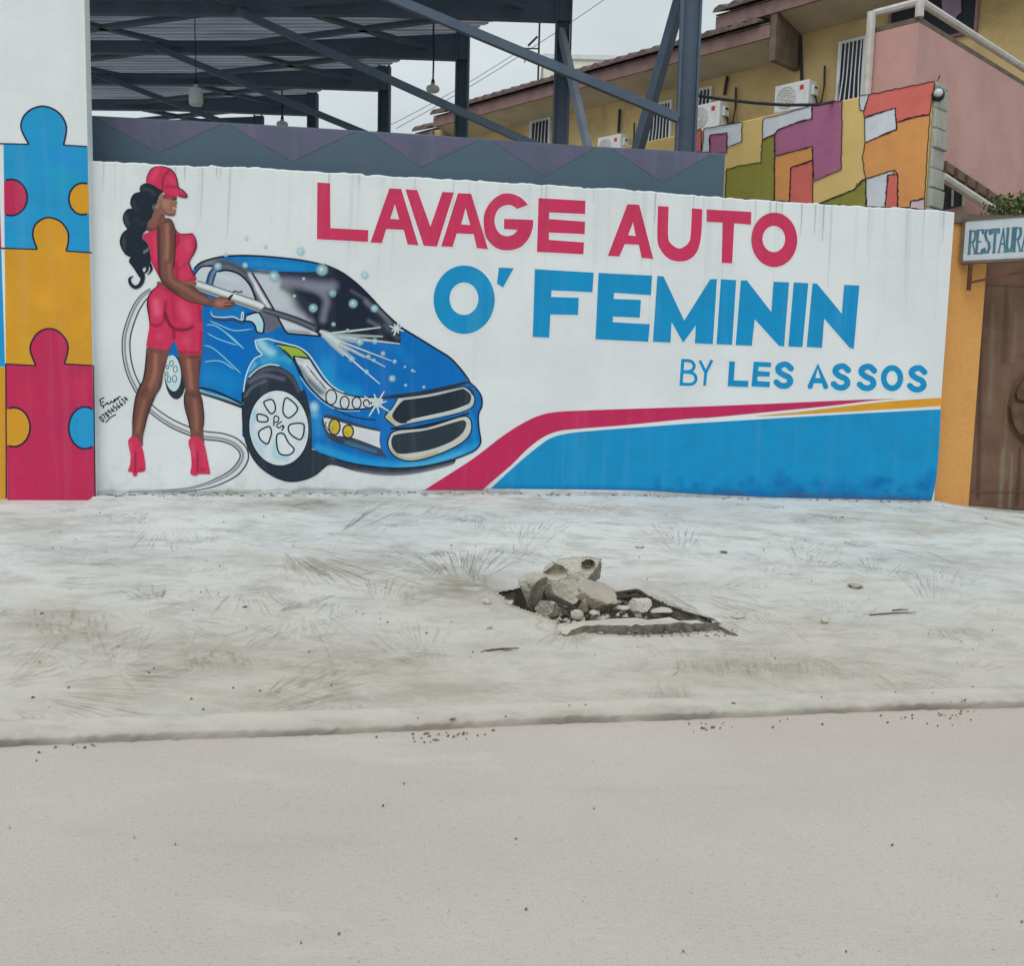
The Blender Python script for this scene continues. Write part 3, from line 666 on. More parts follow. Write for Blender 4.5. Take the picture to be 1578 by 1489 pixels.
letter('E', [c2([(750, 767), (828, 770), (826, 792), (772, 790), (770, 808), (822, 812), (820, 834), (768, 832), (766, 852), (823, 856), (820, 881), (740, 877)])], BLU, 'small blue')
SS = [(915, 797), (893, 779), (864, 787), (859, 806), (878, 823), (904, 836), (912, 856), (895, 873), (868, 872), (851, 858)]
for dx, dy in ((0, 0), (253, 8), (368, 10), (590, 16)): sletter('S', [([(x+dx, y+dy) for x, y in SS], 1)], 27)
sletter('A', [([(1000, 876), (1034, 786), (1068, 877)], 0), ([(1012, 850), (1056, 852)], 0)], 24)
letter('O', [c2(ell(1362, 840, 50, 58, 36)), c2(ell(1362, 840, 24, 32, 28))], BLU, 'small blue')
_h = Strokes(1)
for k in HALO: b = len(_h.V); _h.V += k.V; _h.F += [tuple(b+i for i in f) for f in k.F]; _h.c += k.c
tag(_h.build('white_keyline', mural), 'fresh white keyline brushed round the lettering')
# --- swoosh stripes
s1 = T(640, 540, 3.357); s2 = T(1100, 560, 3.301)
red_st = s1([(45, 724, 1), (130, 670), (300, 560), (450, 445), (560, 375), (650, 335), (740, 318), (900, 310), (1200, 300), (1500, 290)])+s2([(300, 205), (700, 187), (940, 180, 1), (800, 190), (600, 215), (300, 245), (0, 274)])+s1([(1400, 355), (1100, 385), (850, 405), (740, 418), (660, 450), (580, 510), (500, 590), (430, 650), (345, 724, 1)])
paint('painted_stripe', [crv(red_st, 5)], REDS, 2, mural, label='crimson painted stripe tapering to the right')
yel = s2([(210, 268, 1), (450, 245), (700, 215), (900, 193), (1163, 175, 1), (1159, 215, 1), (900, 232), (600, 250), (300, 266)])
paint('painted_stripe', [crv(yel, 5)], ORA, 2, mural, label='orange painted stripe widening to the right')
blue_st = s1([(390, 716, 1), (470, 640), (560, 560), (640, 495), (700, 455), (780, 432), (900, 418), (1200, 395), (1500, 374)])+s2([(400, 275), (800, 252), (1155, 234, 1), (1145, 440), (1130, 600), (1108, 699, 1), (800, 694), (400, 686), (0, 670)])+s1([(1400, 740), (1100, 724)])
dbl = S(12, 92, 160)
bst = [(s2([(x, y)]), r, dbl, o*.7) for x, y, r, o in ((330, 620, 24, .75), (420, 660, 30, .8), (560, 640, 26, .6), (650, 630, 24, .7), (800, 620, 22, .85), (840, 600, 14, .7), (905, 600, 9, .7), (1080, 620, 26, .7), (1110, 560, 18, .5), (200, 640, 26, .55), (340, 560, 14, .6), (720, 650, 20, .6), (980, 650, 18, .4), (60, 640, 24, .5))]
bst += [(s2([(0, 660), (300, 675), (700, 685), (1110, 695)]), 12, dbl, .65), (s1([(400, 715), (900, 718), (1500, 735)]), 9, dbl, .55)]
bst += [([(float(rng.uniform(1000, 1440)), float(rng.uniform(738, 768)))], float(rng.uniform(4, 13)), dbl, float(rng.uniform(.25, .6))) for _ in range(46)]
paint('painted_field', [crv(blue_st, 4)], BLU, 2, mural, bst, 4.0, label='blue painted field with damp stains along its foot')
# --- painted hose
cA = T(140, 240, 5.727); cB = T(140, 500, 5.318); cC = T(290, 370, 6.204); cD = T(500, 370, 5.318); cE = T(360, 540, 6.768); cF = T(480, 540, 5.636)
HB, HG, HW = S(84, 88, 96), S(150, 154, 160), S(206, 210, 213)
hs = Strokes(3)
HB = S(132, 136, 143); tubec = [INK, INK, HW, HW, HW, HW, HG, HB, HG, HW, INK, INK]
hs.s_(cA([(540, 1195), (465, 1250), (400, 1345), (345, 1480)])+cB([(290, 120), (295, 270), (330, 410), (395, 545)]), [11, 13, 13.5, 13.5, 13], tubec, n=8)
hs.s_(cB([(470, 670), (560, 745), (690, 825), (850, 890), (950, 912), (1070, 925), (1180, 965), (1248, 1035), (1252, 1110), (1190, 1200), (1090, 1265), (960, 1318), (800, 1352), (560, 1368), (300, 1372)]), [12, 13.5, 14, 14, 14.5, 15, 12, 5, 1.5], tubec, n=8)
hs.build('painted_hose', mural, label='painted grey hose looping behind the woman to the ground')

# --- painted car
CB = S(6, 106, 182); CBL = S(28, 148, 205); CBD = S(16, 84, 150); CYA = S(120, 196, 214); GRY = S(188, 195, 202); NAV = S(44, 52, 68); LAV = S(104, 104, 124); SIL = S(196, 203, 206)
body = cC([(30, 320, 1), (55, 275), (120, 215), (250, 170), (400, 150), (600, 148), (850, 165), (1100, 195), (1300, 240), (1440, 295)])+cD([(130, 260), (250, 345), (370, 460), (480, 580), (580, 675), (640, 725), (780, 810), (900, 885), (1020, 960), (1100, 1040), (1170, 1130)])+cF([(1365, 270), (1430, 330), (1475, 400), (1480, 480), (1450, 560), (1455, 680), (1470, 790), (1440, 850), (1380, 890), (1240, 945), (1000, 1000), (750, 1020), (500, 1000), (300, 965), (100, 900), (10, 855)])+cE([(600, 1000), (90, 900, 1), (90, 570, 1)])+cB([(1240, 640, 1), (900, 530), (700, 300), (600, 240, 1)])+[(262, 520), (300, 470)]
bstk = [(cD([(200, 900), (500, 1000), (900, 1060)]), 46, S(16, 104, 176), .5), (cD([(20, 1000), (60, 1180), (250, 1260)]), 22, CBL, .7), (cC([(200, 1300), (400, 1380)]), 36, CBL, .45),
 (cC([(160, 700), (600, 900)]), 26, S(22, 98, 172), .5), (cF([(60, 850), (400, 960), (760, 1000), (1200, 920), (1430, 830)]), 13, S(40, 160, 215), .75), (cF([(20, 480), (30, 560)]), 9, S(150, 205, 225), .9), (cF([(30, 520), (60, 700)]), 16, CBL, .6),
 (cF([(1380, 540), (1400, 640), (1420, 800)]), 8, S(30, 140, 200), .7), (cF([(1340, 300), (1440, 420), (1400, 540)]), 9, S(24, 104, 168), .8), (cF([(760, 1010), (1000, 985), (1300, 890)]), 5, S(90, 175, 205), .8),
 (cE([(840, 590)]), 10, S(180, 215, 230), .9), (cD([(430, 820), (560, 850), (700, 1000)]), 14, S(22, 120, 190), .7), (cC([(1250, 1000), (1489, 1200)]), 20, S(20, 118, 188), .6)]
car = paint('painted_car', [crv(body, 4)], CB, 4, mural, bstk, 4, label='blue painted hatchback seen from its front corner')
paint('painted_shadow', [crv(cE([(830, 1040), (1020, 1130)])+cF([(300, 965), (500, 1003), (750, 1023), (1000, 1003), (1245, 945, 1), (1250, 965), (1190, 1005), (900, 1072), (650, 1088), (400, 1055), (170, 995), (60, 1060, 1)]), 4)], S(52, 60, 74), 3.4, car, [(cF([(100, 1060), (400, 1075), (650, 1100), (900, 1085), (1230, 1010)]), 9, S(150, 154, 160), .75)], 3)
def oval(cx, cy, rx, ry, rot=0, n=40): return ell(cx, cy, rx, ry, n, rot)
# wheel and arch
arch = cE([(88, 520, 1), (100, 400), (150, 280), (230, 190), (380, 140), (500, 155), (620, 220), (700, 330), (760, 460), (800, 640), (815, 800), (820, 1000), (830, 1040), (1025, 1135), (980, 1200), (860, 1290), (720, 1350), (580, 1365), (430, 1320), (280, 1220), (180, 1090), (110, 900), (90, 700)])
paint('tyre', [crv(arch, 5)], S(42, 52, 64), 6, car, [(cE([(160, 330), (300, 215), (460, 200), (600, 280), (680, 420)]), 5, S(84, 88, 104), .8), (cE([(120, 480), (200, 380), (330, 320)]), 3.5, S(110, 116, 128), .7), (cE([(170, 330), (330, 262), (520, 300)]), 5, S(100, 100, 120), .9), (cE([(790, 700), (800, 900)]), 5, S(70, 78, 92), .6)], 2.6)
rimE = cE(oval(472, 810, 312, 396, rad(-6), 56))
paint('rim', [rimE], S(206, 214, 221), 7, car, [(cE([(200, 650), (190, 850), (300, 1080)]), 9, S(170, 200, 212), .6), (cE([(450, 950), (430, 1090), (560, 1130)]), 8, S(120, 196, 210), .6), (cE([(600, 540), (670, 600)]), 8, S(110, 190, 206), .6), (cE([(260, 860), (330, 990)]), 6, S(120, 195, 210), .6), (cE([(720, 780), (740, 900)]), 6, S(120, 195, 215), .6), (cE([(220, 640), (230, 720)]), 6, S(120, 195, 212), .6), (cE([(380, 500)]), 9, S(150, 200, 212), .5)], 2.6)
k = Strokes(8); k.s_(rimE, 1.6, INK, closed=True, smooth=False)
for h in ([(315, 550), (350, 520), (400, 515), (430, 560), (435, 620), (410, 655), (375, 650)], [(540, 500), (610, 530), (665, 600), (640, 660), (570, 705), (515, 640)], [(720, 765), (735, 830), (715, 910), (680, 930), (600, 880), (570, 820), (600, 770)], [(455, 880), (520, 870), (570, 960), (630, 1030), (600, 1080), (540, 1095), (475, 1070), (450, 980)], [(300, 820), (370, 795), (395, 850), (380, 920), (350, 975), (280, 930), (262, 860)], [(255, 665), (330, 680), (360, 715), (340, 745), (260, 740), (245, 700)]):
    paint('rim_opening', [crv(cE(h), 4)], S(208, 216, 222), 7.6, car, [(cE([h[0], h[1]]), 4, S(130, 196, 210), .6)], 3)
    k.s_(cE(h), 2.4, INK, closed=True)
for p in ([(420, 790), (425, 690), (470, 700), (460, 745), (420, 750)], [(505, 740), (450, 780), (470, 810), (500, 790), (520, 800), (500, 835), (525, 800), (505, 780)]): k.s_(cE(p), 2, INK)
k.build('wheel_lines', car)
# rear wheel between the legs
paint('tyre', [cB(oval(690, 435, 85, 178, rad(-4)))], S(42, 52, 64), 6, car)
paint('rim', [cB(oval(672, 400, 66, 148, rad(-4)))], S(190, 210, 216), 7, car, [(cB([(672, 400)]), 14, S(214, 222, 226), .7)], 3)
k = Strokes(8)
for x, y, a, b in ((660, 320, 15, 22), (692, 368, 16, 26), (685, 445, 17, 28), (640, 450, 15, 24), (622, 405, 11, 15), (626, 350, 10, 15)): k.s_(cB(oval(x, y, a, b, 0, 14)), 1.3, S(70, 100, 112), closed=True)
k.build('wheel_lines', car)
# sill
k = Strokes(7); k.s_(cB([(890, 552), (1050, 600), (1245, 665)]), [6, 7, 9], [CYA, S(120, 160, 178), NAV, INK]); k.s_(cB([(885, 520), (1010, 545), (1240, 650)]), 3, INK); k.build('sill', car)
# roof and glass
paint('roof', [crv(cC([(390, 172, 1), (600, 156), (850, 170), (1100, 203), (1250, 235, 1), (1225, 300), (900, 300), (640, 282), (500, 237)]), 5)], S(20, 118, 186), 6, car, [(cC([(600, 220), (1100, 260)]), 8, CBL, .5)], 3)
wind = cC([(560, 285, 1), (640, 283), (900, 300), (1225, 302), (1262, 238, 1), (1310, 246), (1440, 298)])+cD([(130, 262), (250, 348), (370, 463), (480, 583), (580, 678), (622, 735, 1), (625, 845, 1), (400, 830), (60, 790), (-40, 792)])+cC([(1000, 895), (940, 880), (870, 770), (815, 655), (700, 440)])
wst = [(cC([(700, 380), (800, 450), (900, 620), (1000, 780)]), 30, S(178, 184, 192), 1), (cC([(680, 330), (900, 680), (1100, 820)]), 24, S(184, 190, 198), .95), (cC([(760, 420), (880, 560)]), 30, S(186, 192, 198), .9), (cC([(950, 720), (1120, 850)]), 18, S(170, 176, 184), .8),
 (cC([(900, 350), (1100, 360), (1300, 380)]), 5, S(60, 66, 82), .6), (cC([(950, 400), (1100, 420), (1260, 440), (1380, 440)]), 15, S(126, 126, 144), .9), (cC([(1200, 450), (1320, 560), (1300, 700), (1290, 760)]), 10, S(118, 120, 138), .85), (cC([(1150, 440), (1350, 480)]), 12, S(130, 132, 148), .6),
 (cD([(340, 500), (380, 540), (460, 590), (540, 680)]), 7, S(116, 118, 134), .8), (cD([(220, 415), (330, 480)]), 4, S(100, 104, 122), .6), (cD([(360, 660), (450, 710)]), 5, S(110, 110, 128), .7), (cD([(500, 700), (600, 800)]), 7, S(86, 90, 104), .7),
 (cC([(580, 290), (900, 320), (1230, 325)]), 5, S(48, 54, 70), .95), (cC([(900, 450), (990, 500), (1130, 600), (1160, 720)]), 8, S(56, 62, 78), .6)]
paint('windscreen', [crv(wind, 4)], S(30, 38, 54), 6.5, car, wst, 2.8)
paint('pillar', [crv(cC([(60, 285, 1), (130, 222), (250, 178), (330, 182), (400, 195), (500, 238), (570, 285), (620, 330), (700, 450), (810, 650), (860, 740), (890, 830, 1), (740, 895, 1), (725, 800), (700, 740), (655, 590), (620, 490), (565, 395), (480, 320), (370, 285), (240, 240), (120, 250)]), 4)], S(96, 100, 114), 7, car,
 [(cC([(590, 330), (690, 520), (770, 640)]), 6, S(208, 212, 216), .95), (cC([(640, 420), (740, 600)]), 4, S(220, 224, 226), .8), (cC([(250, 210), (400, 225), (540, 300)]), 5, S(70, 74, 88), .9), (cC([(160, 225), (250, 205)]), 4, S(130, 134, 146), .8), (cC([(540, 310), (620, 440)]), 4, S(72, 78, 92), .8), (cC([(780, 760), (820, 840)]), 9, S(98, 98, 116), .9), (cC([(745, 880)]), 6, S(70, 130, 160), .8)], 2.6)
paint('side_window', [crv(cC([(240, 425, 1), (262, 350), (285, 300), (370, 290), (470, 322), (550, 390), (605, 480), (640, 580), (655, 600, 1), (640, 640), (500, 600)]), 4)], S(182, 190, 198), 7.4, car, [(cC([(300, 340), (450, 380)]), 10, S(198, 206, 212), .7), (cC([(400, 500), (600, 580)]), 8, S(168, 176, 186), .6)], 3)
paint('side_window', [crv(cC([(70, 330, 1), (130, 262), (235, 258, 1), (190, 320), (165, 410, 1), (60, 400, 1)]), 4)], S(190, 198, 204), 7.4, car)
k = Strokes(8)
k.s_(cC([(258, 275), (222, 340), (205, 415)]), 9, [INK, S(120, 140, 160), S(90, 110, 132), INK])
for p, wd in (([(55, 275), (120, 215), (250, 172), (400, 150), (600, 148), (850, 165), (1100, 195), (1300, 240), (1440, 295)], 2.6), ([(610, 310), (700, 455), (815, 655), (880, 780), (940, 880), (1000, 897), (1260, 918)], 2.6), ([(60, 330), (130, 255), (235, 250)], 2.2), ([(285, 300), (370, 288), (480, 320), (565, 395), (620, 490), (655, 595)], 3), ([(560, 710), (660, 690), (700, 730), (725, 800), (715, 880), (690, 888), (655, 872), (640, 820), (600, 780), (530, 775)], 2.6)): k.s_(cC(p), wd, INK)
k.build('window_lines', car)
paint('cowl', [crv(cC([(862, 740, 1), (1000, 800), (1200, 875), (1248, 912, 1), (1000, 893), (942, 878), (895, 810)]), 4)], S(196, 202, 208), 7.6, car, [(cC([(950, 870), (1150, 890)]), 5, S(120, 126, 136), .8)], 2.6)
paint('mirror', [crv(cC([(212, 650, 1), (210, 700), (250, 760), (330, 775), (430, 770), (520, 800), (555, 750), (545, 690), (510, 635, 1), (430, 625)]), 4)], S(22, 116, 184), 8, car, [(cC([(225, 740), (330, 770), (430, 762), (530, 790), (548, 720)]), 4.5, NAV, 1)], 2.2)
paint('mirror', [crv(cC([(560, 730, 1), (660, 700), (700, 740), (725, 800), (715, 870), (690, 885), (655, 868), (640, 820), (600, 780), (550, 770, 1)]), 4)], S(186, 210, 216), 7.9, car, [(cC([(680, 800), (690, 860)]), 6, S(140, 208, 216), .8)], 2.6)
k = Strokes(9); k.s_(cC([(215, 680), (240, 728), (330, 738), (430, 733), (500, 760), (512, 700), (525, 692), (522, 760), (470, 755)]), 1.6, S(208, 220, 226), taper=True)
LB = S(128, 196, 226)
for p in ([(205, 770), (330, 825), (450, 865), (620, 848)], [(170, 810), (260, 820), (400, 915), (535, 1040)], [(535, 1040), (450, 970), (320, 850)], [(180, 890), (300, 950), (470, 1005)], [(150, 1005), (230, 1030), (330, 1110), (440, 1215), (505, 1275)], [(150, 1165), (270, 1153), (350, 1175), (440, 1240)]): k.s_(cC(p), 1.7, LB, taper=True)
k.build('highlights', car)
# wing flame, green flash, headlight
paint('wing', [crv(cC([(640, 960, 1), (750, 945), (830, 965), (900, 1040), (1000, 1150), (1050, 1280), (1100, 1420), (1080, 1440, 1), (1010, 1300), (900, 1220), (800, 1188), (700, 1200), (600, 1260), (540, 1400, 1), (545, 1310), (590, 1200), (640, 1130), (700, 1095, 1), (660, 1040)]), 4)], S(24, 128, 190), 6.6, car, [(cC([(690, 980), (740, 1040), (800, 1080)]), 12, S(150, 205, 220), .95), (cC([(720, 1150), (900, 1130), (960, 1160)]), 10, S(60, 160, 200), .8), (cC([(640, 1180), (600, 1250)]), 5, S(110, 190, 215), .7)], 2.8)
paint('green_flash', [crv(cC([(820, 990, 1), (1000, 1020), (1080, 1050), (1150, 1130, 1), (1010, 1110, 1), (1020, 1150, 1), (940, 1090), (870, 1020)]), 4)], S(150, 176, 66), 7.2, car)
head = cE([(635, 60, 1), (780, 85), (830, 150), (890, 240), (960, 330), (1060, 410), (1180, 460), (1330, 490), (1489, 490), (1560, 500, 1), (1540, 580, 1), (1489, 592), (1300, 615), (1150, 615), (1050, 590), (950, 530), (850, 440), (770, 350), (720, 270), (680, 180), (640, 100)])
paint('headlight', [crv(head, 4)], S(198, 206, 210), 7.4, car, [(cE([(690, 180), (760, 280), (880, 400), (930, 440)]), 8, S(120, 128, 140), .95), (cE([(780, 320), (900, 440)]), 6, S(90, 98, 112), .8), (cE([(720, 120), (820, 230), (960, 380)]), 6, S(218, 224, 226), .9), (cE([(900, 330), (960, 400)]), 3, S(90, 96, 108), .7), (cE([(650, 90), (720, 110)]), 6, S(170, 178, 184), .7)], 2.2)
k = Strokes(9)
for cx, cy, a, b in ((1018, 488, 56, 78), (1158, 545, 46, 66), (1283, 548, 46, 60), (1385, 553, 31, 36), (1452, 560, 18, 28)): k.s_(cE(oval(cx, cy, a, b, 0, 26)), 2, INK, closed=True)
for p, wd in (([(635, 60), (780, 85), (830, 150), (890, 240), (960, 330), (1060, 410), (1180, 460), (1330, 487), (1489, 490)], 2), ([(636, 66), (640, 100), (680, 180), (720, 270), (770, 350), (850, 440), (950, 530), (1050, 590), (1150, 615), (1300, 615), (1480, 592)], 2.2), ([(760, 160), (850, 260), (960, 400)], 1), ([(800, 210), (880, 320)], .9), ([(520, -10), (600, 70), (660, 180), (720, 290)], 1.8), ([(1050, 610), (1200, 680), (1350, 715), (1480, 725)], 1.5)): k.s_(cE(p), wd, INK)
for p, wd in (([(820, 990), (1000, 1020), (1080, 1050), (1150, 1130), (1010, 1110), (1020, 1150), (940, 1090), (870, 1020)], 1.7),): k.s_(cC(p), wd, INK)
k.build('headlight_lines', car)
k = Strokes(8.5)
for p in ([(640, 958), (750, 943), (830, 962), (960, 996), (1060, 1025), (1145, 1085), (1205, 1165), (1285, 1285), (1355, 1372), (1430, 1430), (1489, 1458)], [(640, 960), (660, 1040), (705, 1095), (640, 1130), (590, 1200), (550, 1310), (528, 1450)], [(580, 1310), (660, 1235), (770, 1190), (870, 1200)]): k.s_(cC(p), 2, S(196, 218, 228))
k.s_(cE([(690, 270), (760, 370), (850, 470), (950, 555), (1060, 612), (1150, 632), (1320, 632)]), 1.4, S(150, 200, 220))
k.build('highlights', car)
# fog light
paint('fog_light_surround', [crv(cF([(85, 620, 1), (110, 568), (160, 560), (380, 630), (600, 690, 1), (592, 770), (610, 860), (655, 935, 1), (500, 895), (200, 795), (130, 735)]), 4)], S(54, 66, 84), 7.2, car, [(cF([(300, 800), (560, 880)]), 5, S(70, 120, 160), .8)], 2.4)
paint('fog_light', [crv(cF([(108, 610, 1), (130, 588), (380, 660), (597, 706, 1), (590, 780), (602, 852, 1), (350, 757), (200, 738), (130, 690)]), 4)], S(206, 210, 214), 7.8, car)
for cx, cy, a, b in ((200, 665, 46, 66), (318, 705, 44, 54)): paint('fog_lamp', [cF(oval(cx, cy, a, b, 0, 26))], S(196, 172, 62), 8.4, car, [(cF([(cx-12, cy+18)]), 6, S(166, 140, 44), .7)], 2)
k = Strokes(9)
for cx, cy, a, b in ((200, 665, 48, 68), (318, 705, 46, 56)): k.s_(cF(oval(cx, cy, a, b, 0, 26)), 2.2, INK, closed=True)
k.s_(cF([(130, 620), (120, 650), (150, 700)]), 1.6, INK); k.build('fog_light_lines', car)
# grilles
YS = S(176, 174, 150)
paint('grille_frame', [crv(cF([(750, 412, 1), (1000, 378), (1320, 316, 1), (1390, 370), (1418, 420), (1382, 502), (1200, 565), (800, 645), (730, 662, 1), (638, 580, 1), (700, 500)]), 4)], S(186, 192, 190), 7.2, car, [(cF([(660, 570), (720, 640)]), 7, S(186, 176, 110), .9), (cF([(800, 410), (1300, 330)]), 3, S(120, 126, 128), .6)], 2.4)
paint('grille', [crv(cF([(800, 432, 1), (1050, 397), (1320, 332, 1), (1385, 390), (1355, 475), (1200, 530), (860, 605), (830, 630), (760, 630), (700, 570), (750, 480)]), 4)], S(38, 46, 58), 7.8, car)
paint('grille_frame', [crv(cF([(690, 722), (760, 692), (1000, 667), (1290, 580), (1365, 588), (1388, 650), (1370, 730), (1290, 810), (1100, 900), (900, 955), (770, 942), (690, 880), (664, 800)]), 4)], S(192, 194, 186), 7.2, car, [(cF([(700, 860), (770, 930), (900, 945), (1100, 890)]), 4, S(170, 160, 120), .8)], 2.4)
paint('grille', [crv(cF([(700, 760), (750, 727), (1000, 692), (1250, 622), (1320, 607), (1345, 640), (1310, 720), (1200, 800), (1000, 870), (780, 900), (720, 870), (695, 820)]), 4)], S(46, 56, 66), 7.8, car)
k = Strokes(9)
k.s_(cF([(575, 412), (740, 398), (1000, 362), (1365, 275)]), [3, 6, 6, 4], NAV)
for p, wd in (([(750, 412), (1000, 378), (1320, 316), (1390, 370), (1418, 420), (1382, 502), (1200, 565), (800, 648), (735, 668)], 1.6), ([(750, 412), (700, 500), (638, 580), (735, 668)], 1.6), ([(690, 722), (760, 692), (1000, 667), (1290, 578), (1368, 586), (1392, 650), (1374, 732), (1290, 814), (1100, 905), (900, 960), (770, 946), (688, 882), (662, 800), (690, 722)], 2), ([(690, 680), (900, 668), (1200, 600), (1370, 545)], 3), ([(1365, 270), (1430, 330), (1475, 400), (1480, 480), (1450, 560), (1455, 680), (1470, 790), (1440, 850), (1380, 890), (1240, 945)], 2.2), ([(100, 905), (300, 970), (500, 1005), (750, 1024), (1000, 1004), (1240, 948)], 2), ([(1365, 300), (1405, 370), (1420, 420)], 1.2)): k.s_(cF(p), wd, INK)
k.s_(cF([(870, 603), (1200, 530), (1360, 475)]), 2, S(206, 210, 210))
for p, wd in (([(0, 200), (130, 258), (250, 343), (370, 458), (480, 578), (580, 673), (640, 723), (780, 808), (900, 883), (1020, 958), (1100, 1038), (1170, 1128), (1190, 1165)], 2.6),): k.s_(cD(p), wd, INK)
k.s_(cE([(90, 440), (92, 700), (112, 900), (182, 1090), (282, 1222), (432, 1323), (580, 1368), (722, 1353), (862, 1293), (1025, 1135)]), 1.5, INK)
k.build('body_lines', car)
# --- painted woman
SKN = S(116, 76, 66); SKL = S(160, 112, 96); SKD = S(72, 50, 48); RW = S(200, 52, 88); RWD = S(134, 30, 58); RWL = S(222, 84, 112); HAI = S(34, 42, 54)
shorts = cA([(590, 1145, 1), (520, 1220), (497, 1310), (510, 1400)])+cB([(478, 20), (465, 100), (452, 175, 1), (530, 198), (620, 207), (658, 175, 1), (682, 128, 1), (705, 180), (722, 225, 1), (780, 250), (880, 252), (908, 225, 1), (918, 60)])+cA([(978, 1400), (985, 1330), (955, 1290), (800, 1215), (700, 1165)])
woman = paint('painted_woman', [crv(cB([(455, 185, 1), (450, 320), (430, 450), (400, 510), (370, 590), (350, 720), (340, 830), (335, 935, 1), (425, 1000, 1), (430, 900), (460, 760), (500, 650), (530, 580), (570, 510), (590, 420), (620, 310), (655, 170, 1)]), 5)], SKN, 10, mural,
 [(cB([(455, 250), (440, 400), (370, 620), (345, 850)]), 5, SKD, .75), (cB([(610, 330), (560, 510), (480, 680), (440, 900)]), 6, SKD, .7), (cB([(530, 250), (520, 400), (480, 520)]), 6, S(168, 112, 94), .75), (cB([(440, 620), (405, 760), (385, 880)]), 4.5, S(160, 106, 88), .7), (cB([(470, 520), (420, 570)]), 5, SKD, .5)], 3.2, label='painted woman in red cap, top and shorts holding a spray lance')
paint('leg', [crv(cB([(705, 180, 1), (725, 300), (750, 420), (775, 540), (765, 600), (770, 680), (800, 790), (815, 870), (815, 935, 1), (930, 975, 1), (920, 850), (925, 740), (915, 620), (890, 540), (890, 420), (905, 300), (912, 225, 1)]), 5)], SKN, 10, woman, [(cB([(720, 280), (765, 480), (775, 660), (815, 860)]), 5, SKD, .75), (cB([(895, 300), (890, 520), (918, 700), (915, 850)]), 6, SKD, .7), (cB([(800, 290), (815, 430), (825, 520)]), 6, S(168, 112, 94), .75), (cB([(850, 620), (865, 740), (868, 860)]), 4.5, S(160, 106, 88), .7), (cB([(780, 560), (870, 580)]), 5, SKD, .5), (cB([(800, 640), (815, 780)]), 4, SKD, .5), (cB([(800, 265), (880, 265)]), 4, SKD, .7)], 3.2)
paint('shorts', [crv(shorts, 5)], RW, 12, woman, [(cA([(575, 1290), (585, 1380)]), 11, S(228, 92, 120), .95), (cA([(800, 1330), (850, 1430)]), 13, S(218, 76, 106), .9), (cA([(720, 1240), (740, 1460)]), 6, S(168, 40, 74), .6), (cA([(960, 1340), (970, 1460)]), 6, RWD, .6), (cA([(660, 1290), (652, 1390), (640, 1465), (585, 1500), (535, 1490)]), 3.6, RWD, .95), (cA([(505, 1290), (510, 1420)]), 4, RWD, .8), (cA([(655, 1390), (690, 1480), (750, 1530), (840, 1535), (900, 1510)]), 4.2, S(84, 24, 42), .95), (cB([(680, 40), (682, 110)]), 4.5, RWD, .9), (cB([(905, 60), (900, 210)]), 4, RWD, .6), (cB([(730, 225), (880, 235)]), 4, RWD, .7), (cB([(560, 100)]), 9, RWL, .6), (cB([(780, 140)]), 12, RWL, .5), (cA([(600, 1155), (760, 1230), (900, 1285)]), 3, RWD, .6)], 2.6)
for sh in ([(305, 960), (320, 930), (350, 918), (385, 940), (415, 1000), (435, 1070), (447, 1180), (430, 1207), (382, 1215), (380, 1235), (360, 1247), (343, 1235), (340, 1212), (305, 1205), (320, 1150), (325, 1080), (312, 1010)], [(800, 960), (820, 930), (860, 918), (900, 940), (930, 985), (945, 1050), (965, 1150), (980, 1228, 1), (880, 1228), (870, 1240), (835, 1237), (815, 1217), (825, 1150), (818, 1050), (805, 1000)]):
    x0 = sh[2][0]; paint('shoe', [crv(cB(sh), 4)], RW, 12, woman, [(cB([(x0+15, 1050), (x0+15, 1210)]), 2.6, RWD, .9), (cB([(x0-28, 980), (x0-18, 1080)]), 5, RWL, .5), (cB([(x0+50, 1190), (x0+70, 1190)]), 4, RWD, .6)], 2)
paint('neck', [crv(cA([(590, 440, 1), (560, 480), (540, 540), (500, 590), (488, 655, 1), (530, 672), (590, 660, 1), (615, 590), (655, 545, 1), (645, 505), (610, 470)]), 4)], S(128, 86, 75), 10, woman, [(cA([(500, 640), (560, 660), (600, 620)]), 4, SKD, .8), (cA([(560, 560), (600, 500)]), 5, SKL, .3), (cA([(640, 520), (610, 560)]), 3, SKD, .6)], 2.2)
paint('vest', [crv(cA([(455, 735, 1), (470, 690), (530, 668), (590, 640, 1), (605, 700), (605, 1000), (625, 1110, 1), (580, 1030), (540, 950), (512, 880), (520, 830), (495, 760)]), 4)], RW, 11, woman, [(cA([(560, 700), (575, 900)]), 5, RWL, .4), (cA([(598, 700), (600, 1050)]), 4, RWD, .8), (cA([(520, 900), (600, 1080)]), 3, RWD, .6)], 2.4)
paint('vest', [crv(cA([(738, 640, 1), (780, 685), (850, 690), (897, 683, 1), (925, 735), (932, 800), (910, 860), (870, 930), (880, 980), (905, 1030), (932, 1082, 1), (925, 1102), (840, 1112), (760, 1080), (725, 1040, 1), (735, 900), (742, 780)]), 4)], RW, 11, woman, [(cA([(850, 760), (860, 820)]), 10, RWL, .6), (cA([(760, 700), (775, 740), (750, 800)]), 4, RWD, .8), (cA([(750, 950), (760, 1080)]), 4, RWD, .7), (cA([(925, 760), (905, 870), (870, 940), (905, 1060)]), 3, RWD, .8), (cA([(780, 1000), (860, 940)]), 4, RWD, .45), (cA([(840, 1100), (920, 1085)]), 3, RWD, .6)], 2.4)
